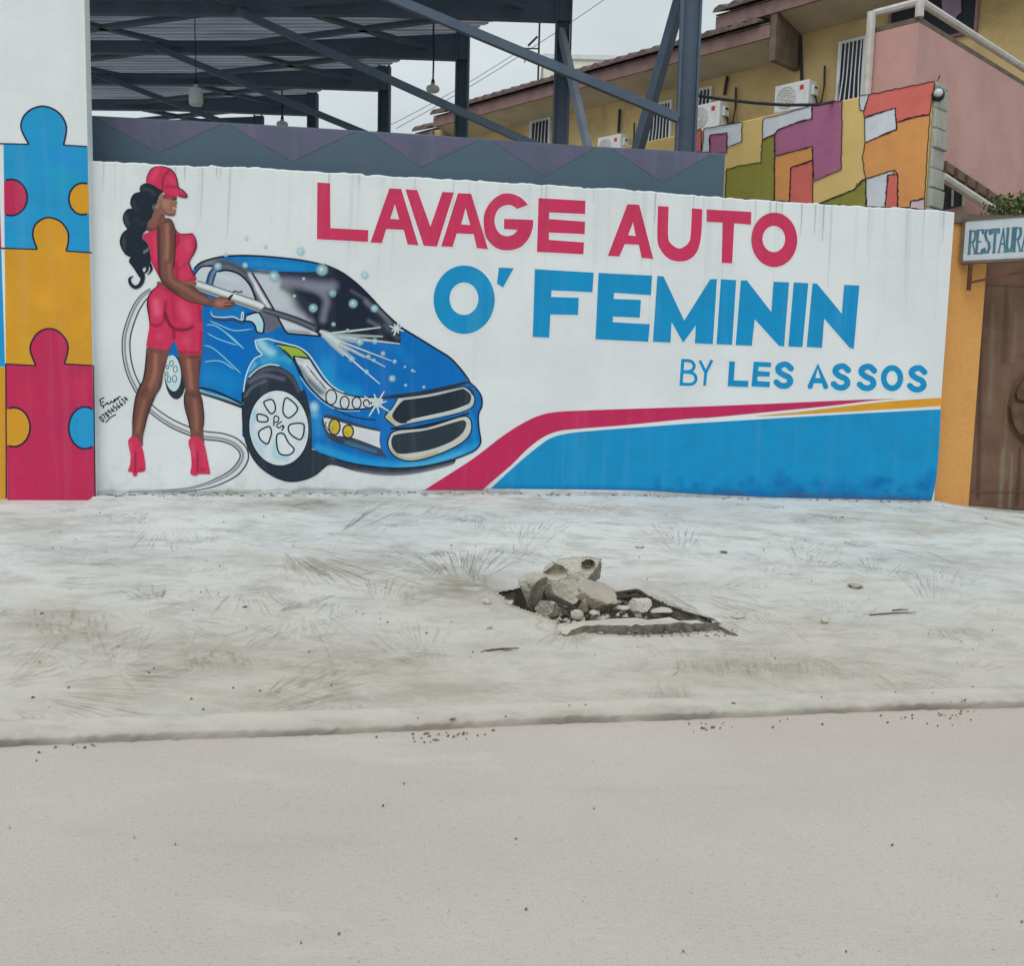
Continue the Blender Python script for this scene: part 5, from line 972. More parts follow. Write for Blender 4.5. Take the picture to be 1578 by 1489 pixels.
patches = [
 ('white', d3([(1060, 735, 1), (1280, 700, 1), (1275, 812, 1), (1190, 845, 1), (1190, 760, 1), (1095, 775, 1), (1090, 870, 1), (1048, 870, 1)]), CRM), ('coral', d3([(975, 750), (1045, 738), (1045, 870), (970, 870)]), COR), ('magenta', d3([(1095, 775), (1193, 760), (1190, 875), (1093, 880)]), MAG),
 ('olive', d3([(1190, 970), (1260, 950), (1385, 930), (1395, 800), (1465, 765), (1465, 1150), (1180, 1140)]), OLI),
 ('white', d3([(1400, 680)])+d4([(270, 605), (272, 678), (180, 700), (75, 745), (60, 770), (0, 795)])+d3([(1392, 800)]), CRM),
 ('magenta', d4([(275, 605), (445, 575), (440, 970), (280, 1040), (275, 838), (60, 895), (58, 770), (75, 745), (180, 702), (272, 680)]), MAG),
 ('orange', d4([(60, 895), (275, 838), (278, 915), (152, 960), (142, 1155), (55, 1150)]), ORG), ('coral', d4([(152, 960), (278, 918), (276, 1170), (142, 1160)]), COR),
 ('olive', d4([(310, 1168), (520, 1085), (550, 1040), (582, 1025), (582, 1185)]), OLI),
 ('white', d4([(545, 548), (600, 540), (572, 635), (545, 630)]), CRM), ('coral', d4([(600, 540), (978, 462), (948, 655), (870, 665), (755, 698), (750, 617), (570, 672), (572, 632)]), COR),
 ('white', d4([(575, 675), (750, 618), (757, 740), (575, 815)]), CRM), ('orange', d4([(575, 818), (757, 742), (757, 700), (870, 668), (948, 658), (918, 1135), (835, 1155), (835, 1190), (765, 1190), (765, 995), (745, 975), (582, 1025), (562, 900)]), ORG),
 ('white', d4([(582, 1025), (740, 975), (745, 995), (708, 1005), (692, 1188), (585, 1185)]), CRM), ('coral', d4([(708, 1005), (765, 995), (762, 1190), (692, 1188)]), COR), ('pale pink', d4([(835, 1155), (918, 1138), (918, 1200), (835, 1192)]), PWH)]
k = Strokes(5, CW, .003)
for nm, L, c in patches:
    L2 = [p[:2] for p in L]; paint('colour_patch', [L2], c, 1, cwr, [([(float(rng.uniform(min(p[0] for p in L2), max(p[0] for p in L2))), float(rng.uniform(min(p[1] for p in L2), max(p[1] for p in L2))))], 12, tuple(x*.86 for x in c), .6) for _ in range(5)], 7, plane=CW, base=.002+.0004*len([1 for q in cwr.children]), label=nm+' painted patch')
    wob = []
    for (x0, y0), (x1, y1) in zip(L2, L2[1:]+L2[:1]):
        m_ = max(2, int(math.dist((x0, y0), (x1, y1))/5))
        for i in range(m_): f = i/m_; wob.append((x0+(x1-x0)*f+float(rng.normal(0, .45)), y0+(y1-y0)*f+float(rng.normal(0, .45))))
    k.off = .0135; k.s_(wob, 1.3, Lk, smooth=False, closed=True)
k.s_(d4([(310, 1168), (400, 1130), (520, 1085), (530, 1050), (550, 1060), (560, 1030), (582, 1025)]), 1.3, Lk, smooth=False); k.build('patch_outline', cwr)
# the end of the wall: a stack of bare blocks, one proud of the next
ez = cwt[-1][2]; P0 = CW.at(1439, 300); zb = CW.at(1439, 330)[2]-.3
zc = zb; e_s = CW.sz(CW.at(1439, 123.5))[0]
while zc < ez-.02:
    h = min(.19, ez-zc); j = float(rng.uniform(-.012, .012)); q0 = CW.P(e_s+.004, zc, -.006); q1 = CW.P(e_s+.05+j, zc, -.006)
    A = [q0, q1, q1-CW.n*(.27+j), q0-CW.n*(.27+j)]
    MB().prism(A, [p+np.array([0, 0, h-.014])+CW.d*float(rng.normal(0, .004)) for p in A]).build('block', M['block'], cwr, bevel=.012); zc += h
MB().prism([CW.P(e_s+.003, zb, -.012), CW.P(e_s+.035, zb, -.012), CW.P(e_s+.035, zb, -.25), CW.P(e_s+.003, zb, -.25)], [CW.P(e_s+.003, ez-.02, -.012), CW.P(e_s+.035, ez-.02, -.012), CW.P(e_s+.035, ez-.02, -.25), CW.P(e_s+.003, ez-.02, -.25)]).build('mortar', M['mortar'], cwr)
# lamp on the end of the wall
Pq = zat(1446, 143, 9.45); wl = ROOT('wall_lamp', 'small round white bulkhead lamp on top end of the coloured block wall', 'lamp', tuple(Pq))
bm = bmesh.new(); bmesh.ops.create_icosphere(bm, subdivisions=3, radius=.042); me = bpy.data.meshes.new('globe'); bm.to_mesh(me); bm.free(); me.materials.append(M['lamp']); me.polygons.foreach_set('use_smooth', [True]*len(me.polygons)); o = bpy.data.objects.new('globe', me); C.objects.link(o); o.parent = wl
MB().lathe([(.001, .01), (.05, .0), (.062, -.02), (.058, -.06), (.001, -.065)], 16).build('lamp_base', M['black'], wl, local=True).rotation_euler = (rad(70), 0, rad(-20))
MB().tube([(0, .02, .02), (.02, .1, .12), (.05, .12, .2)], .008).build('conduit', M['black'], wl, local=True)
# black cable across
pts = [zat(1068, 146, 9.9), zat(1110, 152, 9.9), zat(1160, 158, 9.85), zat(1210, 161.5, 9.8), zat(1262, 161, 9.9), zat(1285, 156, 10.3)]
tag(MB().tube([np.array(p) for p in pts], .016, 6).build('power_cable', M['black']), 'thick black cable strung from steel column to the coloured block wall', 'cable')

# ------------------------------------------------------------------ yellow house
HZ = 18.0
HP = Plane(zat(1225, 300, HZ), 0); HP.d = -dd_; HP.n = CW.n; HP.p = HP.p*np.array([1, 1, 0])
house = ROOT('yellow_house', 'stained yellow rendered two storey house with tiled eaves behind the canopy', 'house', tuple(HP.P(0, .4)))
EA = HP.off(.85)
e0 = EA.sz(EA.at(668, 174)); e1 = EA.sz(EA.at(1186, 47)); ze = (e0[1]+e1[1])/2; e1 = (e1[0], ze); e0 = (e0[0], ze)
l0 = EA.sz(EA.at(640, 207)); l1 = (e0[0]+.05, 0); zl = l0[1]
h0 = EA.sz(EA.at(1105, 22)); zh = EA.sz(EA.at(1250, -18))[1]; h0s = EA.sz(EA.at(1104, 10))[0]; h1s = EA.sz(EA.at(1700, 50))[0]
ws0, ws1 = HP.sz(HP.at(650, 300))[0], HP.sz(HP.at(1720, 200))[0]
mb = MB(); mb.prism([HP.P(ws0, .2), HP.P(ws1, .2), HP.P(ws1, zh+.5), HP.P(e1[0]-.3, zh+.5), HP.P(e1[0]-.3, ze), HP.P(ws0, ze)], [HP.P(s_, z_, -6) for s_, z_ in ((ws0, .2), (ws1, .2), (ws1, zh+.5), (e1[0]-.3, zh+.5), (e1[0]-.3, ze), (ws0, ze))]); mb.build('wall', M['yellow'], house)
tileme = None
def eave(s0, s1, z, nm):
    # fascia, soffit, and a row of tile ends standing on them
    fz = .22
    MB().prism([EA.P(s0, z-fz), EA.P(s1, z-fz), EA.P(s1, z), EA.P(s0, z)], [EA.P(s0, z-fz, -.06), EA.P(s1, z-fz, -.06), EA.P(s1, z, -.06), EA.P(s0, z, -.06)]).build('fascia', M['fascia'], house)
    MB().prism([EA.P(s0, z-fz+.03, -.062), EA.P(s1, z-fz+.03, -.062), EA.P(s1, z-fz+.09, -.062), EA.P(s0, z-fz+.09, -.062)], [EA.P(s0, z-fz-.17, -.848), EA.P(s1, z-fz-.17, -.848), EA.P(s1, z-fz-.11, -.848), EA.P(s0, z-fz-.11, -.848)]).build('soffit', M['soffit'], house)
    rf = MB().prism([EA.P(s0, z+.01, .0), EA.P(s1, z+.01, .0), EA.P(s1, z+.04, .0), EA.P(s0, z+.04, .0)], [EA.P(s0, z+.01+1.3, -4), EA.P(s1, z+.01+1.3, -4), EA.P(s1, z+.04+1.3, -4), EA.P(s0, z+.04+1.3, -4)]).build('roof', M['tile'], house)
    n = int((s1-s0)/.31)
    for i in range(n):
        s_ = s0+i*.31; A = []; B = []
        for t, zz in ((0, .0), (.04, .07), (.14, .11), (.24, .07), (.30, .03), (.30, .0)): A.append(EA.P(s_+t, z+.045+zz, .12)); B.append(EA.P(s_+t, z+.045+zz+.34, -.9))
        MB().prism(A, B).build('roof_tile', M['tile'], rf)
eave(e0[0], e1[0], ze, ''); eave(l0[0], e0[0]-.02, zl, ''); eave(h0s, h1s, zh, '')
mb = MB(); mb.prism([EA.P(e1[0], ze-.62, -.02), EA.P(e1[0]+.12, ze-.62, -.02), EA.P(e1[0]+.12, ze+.2, -.02), EA.P(e1[0], ze+.2, -.02)], [EA.P(e1[0], ze-.62, -.85), EA.P(e1[0]+.12, ze-.62, -.85), EA.P(e1[0]+.12, ze+.2, -.85), EA.P(e1[0], ze+.2, -.85)]); mb.build('eave_end', M['coping'], house)
def window(q, nb_, frame='white', bars=True, glass='glass', off=.0):
    "q: photo corners tl, tr, br, bl on the facade"
    A = [HP.sz(HP.at(*p)) for p in q]; s0 = (A[0][0]+A[3][0])/2; s1 = (A[1][0]+A[2][0])/2; z1 = (A[0][1]+A[1][1])/2; z0 = (A[2][1]+A[3][1])/2
    wv = MB(); t = .045
    for a_, b_, c_, d_ in ((s0, s1, z1-t, z1), (s0, s1, z0, z0+t), (s0, s0+t, z0+t, z1-t), (s1-t, s1, z0+t, z1-t)):
        wv.prism([HP.P(a_, c_, .07), HP.P(b_, c_, .07), HP.P(b_, d_, .07), HP.P(a_, d_, .07)], [HP.P(a_, c_, .003), HP.P(b_, c_, .003), HP.P(b_, d_, .003), HP.P(a_, d_, .003)])
    w_ = wv.build('window', M[frame], house)
    MB().prism([HP.P(s0+t, z0+t, .02), HP.P(s1-t, z0+t, .02), HP.P(s1-t, z1-t, .02), HP.P(s0+t, z1-t, .02)], [HP.P(s0+t, z0+t, .004), HP.P(s1-t, z0+t, .004), HP.P(s1-t, z1-t, .004), HP.P(s0+t, z1-t, .004)]).build('pane', M[glass], w_)
    if bars:
        for i in range(1, nb_):
            f = i/nb_; s_ = s0+(s1-s0)*f; sb = s_+(f-.5)*.12
            MB().tube([HP.P(sb, z0, .16), HP.P(s_, z0+(z1-z0)*.45, .11), HP.P(s_, z1-.02, .085)], .011, 6).build('bar', M['white'], w_)
    return w_
window(d4([(425, 250), (590, 205), (575, 600), (425, 630)]), 7)
window(d3([(985, 530), (1112, 490), (1112, 660), (985, 690)]), 6)
window(d3([(735, 610), (880, 575), (880, 860), (735, 870)]), 8)
window(d3([(70, 700), (185, 672), (185, 860), (70, 880)]), 6)
# dark doorway high on the right with hanging cloth
dq = window([(1374, -60), (1512, -95), (1510, 92), (1374, 40)], 1, 'fascia', False, 'dark'); tag(dq, 'dark recessed opening at upper right')
A = [HP.at(u, v, .03) for u, v in ((1450, -20), (1480, -26), (1482, 18), (1470, 30), (1454, 26))]; B = [p+HP.n*.02 for p in A]; MB().prism(A, B).build('curtain', M['curtain'], dq)
# pipes and stains down the facade
for u0, v0, u1, v1 in ((1233, 55, 1235.5, 124), (955, 168, 953, 204), (1121, 117, 1116, 146)): MB().tube([HP.at(u0, v0, .05), HP.at(u1, v1, .05)], .03, 6).build('pipe', M['black'], house)
# outdoor air conditioners
def aircon():
    t = ROOT('air_conditioner', 'white outdoor air conditioner unit furthest right on the yellow wall', 'air conditioner', (0, 0, 0), 0, 'air conditioner units on the yellow house')
    MB().box(-.4, .4, -.15, .15, 0, .56).build('casing', M['white'], t, local=True, bevel=.02)
    g = MB(); cx, cz = -.12, .28
    for r in (.06, .11, .16, .21): g.tube([(cx+r*math.cos(a_), -.165, cz+r*math.sin(a_)) for a_ in np.linspace(0, 2*math.pi, 25)], .006, 5, False)
    for k_ in range(12): a_ = k_*math.pi/6; g.bar((cx+.04*math.cos(a_), -.163, cz+.04*math.sin(a_)), (cx+.23*math.cos(a_), -.163, cz+.23*math.sin(a_)), .006, .006, (0, 1, 0))
    g.build('fan_grille', M['white'], t, local=True)
    g = MB(); g.lathe([(.001, .004), (.225, .004), (.235, 0)], 32); o = g.build('fan_opening', M['offwhite'], t, local=True); o.rotation_euler = (rad(90), 0, 0); o.location = (cx, -.1515, cz)
    MB().box(.19, .28, -.156, -.1515, .38, .47).build('badge', M['red'], t, local=True)
    MB().box(.4015, .46, -.06, .12, .26, .46).build('valve_cover', M['white'], t, local=True, bevel=.012)
    MB().box(.4615, .466, -.02, .08, .39, .43).build('handle', M['black'], t, local=True)
    for x_ in (-.28, .28): MB().bar((x_, -.14, -.02), (x_, .3, -.02), .04, .035).build('bracket', M['offwhite'], t, local=True)
    MB().tube([(.44, .05, .26), (.47, .08, .1), (.5, .2, .14), (.5, .28, .5), (.48, .29, .9)], .022, 6).build('hose', M['black'], t, local=True)
    return t
ac = aircon(); yaw = math.atan2(HP.n[1], HP.n[0])+math.pi/2
for i, (u, v, lab) in enumerate(((1224, 172, 'white outdoor air conditioner nearest the barred window and pink block'), (1090, 203, 'white outdoor air conditioner right beside the steel column, below a barred window'), (943, 244, 'white outdoor air conditioner low behind the parapet, furthest along the yellow wall'))):
    o = ac if i == 0 else copy_tree(ac); P = HP.at(u, v, .32); o.location = tuple(P); o.rotation_euler = (0, 0, yaw); o.scale = [(.86,)*3, (.9,)*3, (.8,)*3][i]; o['label'] = lab
# small cream building beyond the roofs, mast, wires
Pf = zat(912, 150, 48); fb = ROOT('far_building', 'pale cream flat topped building far beyond the tiled roof', 'building', (Pf[0], Pf[1], 0)); zf = float(zat(912, 94, 48)[2])
MB().box(-2.4, 1.0, 0, 5, 0, zf).build('wall', M['far'], fb, local=True); MB().box(-2.5, 1.1, -.1, 5.1, zf+.003, zf+.22).build('roof', M['white'], fb, local=True)
for x_ in (-1.7, -.4): MB().box(x_, x_+.7, -.03, .05, zf-1.7, zf-.7).build('window', M['glass'], fb, local=True)
Pm = zat(829, 130, 27); zm = float(zat(829, 25, 27)[2]); an = ROOT('antenna_mast', 'thin dark aerial mast standing beyond the tiled roof', 'antenna', (Pm[0], Pm[1], float(Pm[2])-2.0))
hm = zm-float(Pm[2])+2.0; MB().tube([(0, 0, 0), (0, 0, hm)], .03, 6).build('mast', M['black'], an, local=True); MB().bar((-.3, 0, hm-.85), (-.05, 0, hm-.6), .05, .05).build('aerial_arm', M['black'], an, local=True); MB().bar((-.38, .0, hm-1.3), (-.38, 0, hm-.9), .03, .03).build('aerial_rod', M['black'], an, local=True); MB().bar((-.4, 0, hm-.92), (0, 0, hm-.92), .03, .03).build('aerial_arm', M['black'], an, local=True)
for (u0, v0, u1, v1, Z, lab) in ((610, 198, 935, -4, 30, 'thin overhead wire rising across the pale sky behind the canopy'), (560, 212, 800, 78, 32, 'faint lower overhead wire between the canopy columns')):
    a_, b_ = zat(u0, v0, Z), zat(u1, v1, Z); pts = [a_*(1-f)+b_*f-np.array([0, 0, .5*f*(1-f)]) for f in np.linspace(0, 1, 9)]
    tag(MB().tube(pts, .012, 5).build('overhead_wire', M['steel_light']), lab, 'wire')

# ------------------------------------------------------------------ pink corner block with pipe rail
PB = zat(1405, 200, 11.0); blk = ROOT('pink_block', 'dusty pink rendered corner block with white pipe railing', 'building', (PB[0], PB[1], .4))
ln = Plane(PB*np.array([1, 1, 0]), 0); ln.d = -dd_; ln.n = CW.n       # left face, parallel to the facade
rn = Plane(PB*np.array([1, 1, 0]), 0); rn.d = -CW.n; rn.n = -dd_      # right face
zt = float(ln.at(1405, 36)[2]); sl0 = ln.sz(ln.at(1341, 120))[0]; sr1 = 11.
c00, c01, c11 = ln.P(0, 0), ln.P(sl0, 0), ln.P(sl0, 0)+rn.d*sr1; c10 = c00+rn.d*sr1
base = [c00, c01, c11, c10]; zr_ = float(rn.at(1570, 123)[2]) if rn.sz(rn.at(1570, 123))[0] < 30 else zt
MB().prism([np.array([p[0], p[1], .2]) for p in base], [np.array([p[0], p[1], zt]) for p in base]).build('wall', M['pink'], blk)
MB().prism([np.array([p[0], p[1], zt+.003]) for p in base], [np.array([p[0], p[1], zt+.06]) for p in base]).build('coping', M['coping'], blk)
zq = zt+.22; up = np.array([0, 0, 1.])
MB().tube([c01+up*(zq-.0), c00+up*zq], .045, 8).build('rail', M['offwhite'], blk); MB().tube([c00+up*zq, c10+up*zq], .045, 8).build('rail', M['offwhite'], blk)
MB().tube([c00+up*(zt+.05), c00+up*(zt+1.0)], .05, 8).build('post', M['offwhite'], blk); MB().tube([c01+up*2.+ln.n*.06, c01+up*zq+ln.n*.06], .05, 8).build('downpipe', M['offwhite'], blk)
# lean-to edge, pipe and dark opening low on the pink block
s_a = rn.sz(rn.at(1462, 300, .03)); 
q_ = [rn.at(u, v, .04) for u, v in ((1452, 268), (1488, 285), (1486, 316), (1450, 325))]; MB().prism(q_, [p-rn.n*.035 for p in q_]).build('opening', M['dark'], blk)
MB().tube([rn.at(1486, 284, .06), rn.at(1484, 318, .06)], .02, 6).build('opening_frame', M['offwhite'], blk); MB().tube([rn.at(1468, 292, .06), rn.at(1467, 318, .06)], .015, 6).build('opening_frame', M['offwhite'], blk)
MB().bar(rn.at(1450, 256, .2), rn.at(1552, 322, .2), .12, .1).build('eave_beam', M['coping'], blk); MB().tube([rn.at(1452, 272, .3), rn.at(1548, 334, .3)], .05, 8).build('pipe', M['offwhite'], blk)
for f in np.linspace(.05, .85, 6): P = rn.at(1450+102*f, 256+66*f, .26); MB().box(P[0]-.02, P[0]+.02, P[1]-.02, P[1]+.02, P[2]-.05, P[2]+.08).build('bolt', M['bracket'], blk)

# ------------------------------------------------------------------ gate, gate pillar, sign
gs0 = GATE.sz(GATE.at(1442, 700))[0]-.1; gs1 = GATE.sz(GATE.at(1506, 600))[0]; gzt = float(GATE.at(1490, 345)[2])
gp = ROOT('gate_pillar', 'orange rendered gate pillar beside the end of the mural wall', 'pillar', tuple(GATE.P((gs0+gs1)/2, .35, -.1)))
MB().prism([GATE.P(gs0, .0), GATE.P(gs1, .0), GATE.P(gs1, gzt), GATE.P(gs0, gzt)], [GATE.P(gs0, .0, -.35), GATE.P(gs1, .0, -.35), GATE.P(gs1, gzt, -.35), GATE.P(gs0, gzt, -.35)]).build('shaft', M['orange'], gp)
MB().prism([GATE.P(gs0-.02, gzt+.002, .03), GATE.P(gs1+2.6, gzt+.002, .03), GATE.P(gs1+2.6, gzt+.09, .03), GATE.P(gs0-.02, gzt+.09, .03)], [GATE.P(gs0-.02, gzt+.002, -.38), GATE.P(gs1+2.6, gzt+.002, -.38), GATE.P(gs1+2.6, gzt+.09, -.38), GATE.P(gs0-.02, gzt+.09, -.38)]).build('coping', M['coping'], gp)
GD = GATE.off(-.12); gt = ROOT('metal_gate', 'brown weathered steel gate with a round petal medallion', 'gate', tuple(GD.P(gs1+1.2, .35)))
gh = float(GD.at(1535, 398)[2]); g0 = gs1+.012
def gpanel(off): 
    L = [(g0, .28), (g0+2.3, .28), (g0+2.3, gh+.1)]
    for a_ in np.linspace(0, 1, 9): L.append((g0+.22*(1-math.sin(a_*math.pi/2)) if False else g0+.22-.22*math.sin(a_*math.pi/2), gh+.1-.22*(1-math.cos(a_*math.pi/2))))
    return [GD.P(s_, z_, off) for s_, z_ in L]
MB().prism(gpanel(0), gpanel(-.04)).build('gate_leaf', M['gate'], gt)
MB().prism([GD.P(g0, .25, -.06), GD.P(g0+2.4, .25, -.06), GD.P(g0+2.4, gzt, -.06), GD.P(g0, gzt, -.06)], [GD.P(g0, .25, -.1), GD.P(g0+2.4, .25, -.1), GD.P(g0+2.4, gzt, -.1), GD.P(g0, gzt, -.1)]).build('backing_panel', M['coping'], gt)
mc = GD.sz(GD.at(1552, 627)); R_ = .40; mcs, mcz = mc[0]+R_, mc[1]
def med(pts, h0, h1): return [GD.P(mcs+x*R_, mcz+z*R_, h0) for x, z in pts], [GD.P(mcs+x*R_*.93, mcz+z*R_*.93, h1) for x, z in pts]
ring = [(math.cos(t_), math.sin(t_)) for t_ in np.linspace(0, 2*math.pi, 48, endpoint=False)]
M['bronze'] = simple('dark_rusty_bronze', S(84, 62, 48), .6, .25, 6, .2, 40, dirt=S(112, 90, 74), damt=.5)
a_, b_ = med(ring, .002, .035); MB().prism(a_, b_).build('medallion', M['bronze'], gt)
for j in range(6):
    t0 = rad(180-8)+j*math.pi/3; V = [GD.P(mcs, mcz, .07)]; arc = np.linspace(t0, t0+math.pi/3*.92, 9)
    for i, t_ in enumerate(arc): rr = R_*(.98 if 0 < i < 8 else .9); V.append(GD.P(mcs+rr*math.cos(t_), mcz+rr*math.sin(t_), .042+.045*(i/8)))
    F = [(0, i, i+1) for i in range(1, 9)]; n = len(V); V += [v-GD.n*.03 for v in V]; F += [tuple(n+q for q in reversed(f)) for f in F]+[(i, n+i, n+(i+1) % n, (i+1) % n) for i in range(n)]
    mk('petal', V, F, M['bronze'], gt)
for zz in (.55, gh-.25): MB().prism([GD.P(g0+.02, zz, .002), GD.P(g0+2.2, zz, .002), GD.P(g0+2.2, zz+.012, .002), GD.P(g0+.02, zz+.012, .002)], [GD.P(g0+.02, zz, .008), GD.P(g0+2.2, zz, .008), GD.P(g0+2.2, zz+.012, .008), GD.P(g0+.02, zz+.012, .008)]).build('weld_seam', M['gate'], gt)
k = Strokes(2, GD, .004); PG = S(168, 164, 140); DG = S(70, 56, 50)  # pale greenish weather streaks, plus dark shading painted into the gate's colour
for u, v0, v1, wd, c, a in ((1546, 690, 782, 12, PG, .32), (1560, 700, 786, 9, PG, .3), (1530, 470, 640, 14, PG, .18), (1566, 480, 560, 12, PG, .2), (1512, 470, 770, 10, DG, .35), (1552, 440, 560, 16, DG, .25), (1572, 690, 780, 10, DG, .4)):
    k.s_([(u, v0), (u-2, (v0+v1)/2), (u-5, v1)], [wd*.6, wd, wd], [c+(0,), c+(a,), c+(0,)])
o = k.build('streaks_and_shading', gt, STAIN_SHADE); o['kind'] = 'stuff'
# projecting restaurant sign: fixed to the pillar, coming forward to the right
sg0 = GATE.at(1486, 370, .05)
SG = Plane(sg0*np.array([1, 1, 0]), 0); ya = rad(-38); SG.d = np.array([math.cos(ya), math.sin(ya), 0]); SG.n = np.array([math.sin(ya), -math.cos(ya), 0])
z1_ = float(SG.at(1484, 341)[2]); z0_ = float(SG.at(1484, 402)[2]); sL = .76
sn = ROOT('hanging_sign', 'white RESTAURANT sign box on an iron bracket above the gate', 'sign', tuple(SG.P(.4, z0_)))
def sbox(s0, s1, za, zb_, o0, o1, nm, m, bev=0): return MB().prism([SG.P(s0, za, o0), SG.P(s1, za, o0), SG.P(s1, zb_, o0), SG.P(s0, zb_, o0)], [SG.P(s0, za, o1), SG.P(s1, za, o1), SG.P(s1, zb_, o1), SG.P(s0, zb_, o1)]).build(nm, M[m], sn, bevel=bev)
sbox(0, sL, z0_, z1_, 0, -.06, 'sign_panel', 'signpanel')
for a0_, a1_, b0_, b1_ in ((-.02, sL+.02, z0_-.025, z0_-.002), (-.02, sL+.02, z1_+.002, z1_+.016), (-.022, -.002, z0_-.0, z1_), (sL+.002, sL+.022, z0_, z1_)): sbox(a0_, a1_, b0_, b1_, .012, -.075, 'sign_frame', 'coping')
SGL = {'R': [[(0, 0), (0, 1)], [(0, 1), (.45, .97), (.5, .72), (.35, .52), (0, .5)], [(.25, .5), (.58, 0)]], 'E': [[(0, 0), (0, 1)], [(0, 1), (.5, 1), (.5, .85)], [(0, .5), (.35, .5)], [(0, 0), (.52, 0), (.52, .15)]], 'S': [[(.48, .8), (.4, .98), (.1, .98), (.03, .75), (.2, .55), (.4, .45), (.5, .22), (.38, .02), (.1, .02), (.02, .2)]], 'T': [[(-.05, .84), (-.05, 1), (.55, 1), (.55, .84)], [(.25, 1), (.25, 0)]], 'A': [[(0, 0), (.28, 1)], [(.28, 1), (.58, 0)], [(.1, .35), (.47, .35)]], 'U': [[(0, 1), (0, .25), (.15, .02), (.38, .02), (.5, .25), (.5, 1)]], 'N': [[(0, 0), (0, 1)], [(0, 1), (.5, 0)], [(.5, 0), (.5, 1)]]}
SER = {'R': [(0, 0), (.58, 0), (0, 1)], 'E': [], 'S': [], 'T': [(.25, 0)], 'A': [(0, 0), (.58, 0)], 'U': [(0, 1), (.5, 1)], 'N': [(0, 0), (0, 1), (.5, 1)]}
ht = (z1_-z0_)*.58; zb0 = z0_+(z1_-z0_)*.17; TEAL = S(70, 110, 126)
for i, ch in enumerate('RESTAURANT'):
    V = []; F = []; x0 = .05+i*.0625
    def seg(p, q, wd):
        p = np.array(p); q = np.array(q); d_ = q-p; L_ = np.linalg.norm(d_)+1e-9; n_ = np.array([-d_[1], d_[0]])/L_*wd/2; e_ = d_/L_*wd*.3; b = len(V)
        for w_ in (p-e_+n_, p-e_-n_, q+e_-n_, q+e_+n_): V.append(SG.P(float(w_[0]), float(w_[1]), .003+.0001*(b//4)))
        F.append((b, b+1, b+2, b+3))
    cv = lambda a_: (x0+a_[0]*.088, zb0+a_[1]*ht)
    for st in SGL[ch]:
        for p, q in zip(st, st[1:]): vert = abs(p[0]-q[0]) < .2; seg(cv(p), cv(q), .022 if vert else .013)
    for p in SER[ch]: seg((cv(p)[0]-.012, cv(p)[1]), (cv(p)[0]+.012, cv(p)[1]), .009)
    mk('letter', V, F, PAINT, sn, cols=[TEAL]*len(V))['label'] = 'teal serif sign letter '+ch
bz = z0_-.27; MB().bar(SG.P(.07, bz, .0), SG.P(.07, z0_-.03, .0), .03, .03).build('bracket_post', M['bracket'], sn)
MB().bar(SG.P(.075, bz+.07, -.0), SG.P(.66, z0_-.09, -.03), .02, .02).build('bracket_arm', M['bracket'], sn); MB().bar(SG.P(.66, z0_-.1, -.03), SG.P(.66, z0_-.025, -.03), .02, .02).build('bracket_hanger', M['bracket'], sn)
# shrub behind the gate
Ps = zat(1560, 335, 10.6); sh = ROOT('shrub', 'leafy green shrub growing behind the gate beside the pink block', 'shrub', tuple(Ps-np.array([0, 0, 1.2])))
def leaves(cnt, mat, seed):
    r_ = np.random.default_rng(seed); V = []; F = []
    for _ in range(cnt):
        c_ = r_.normal(0, 1, 3); c_ /= np.linalg.norm(c_); c_ = c_*np.array([.42, .35, .22])*r_.uniform(.35, 1.05)+np.array([.12+r_.normal(0, .05), 0, 1.25]); d_ = r_.normal(0, 1, 3)+np.array([0, 0, .4]); d_ /= np.linalg.norm(d_); s_ = np.cross(d_, r_.normal(0, 1, 3)); s_ /= np.linalg.norm(s_); L_ = r_.uniform(.03, .065); b = len(V)
        V += [c_, c_+d_*L_*.5+s_*L_*.28, c_+d_*L_, c_+d_*L_*.5-s_*L_*.28]; F.append((b, b+1, b+2, b+3))
    return V, F
for mt_, sd_, cn_ in (('leaf', 1, 900), ('leaf_light', 2, 500)): V, F = leaves(cn_, mt_, sd_); mk('foliage', V, F, M[mt_], sh, local=True)
for i in range(7): a_ = i*.9; MB().tube([(0, 0, 0), (.1*math.cos(a_), .1*math.sin(a_), .7), (.12+.3*math.cos(a_), .25*math.sin(a_), 1.3)], [.016, .012, .006], 6).build('stem', M['stem'], sh, local=True)

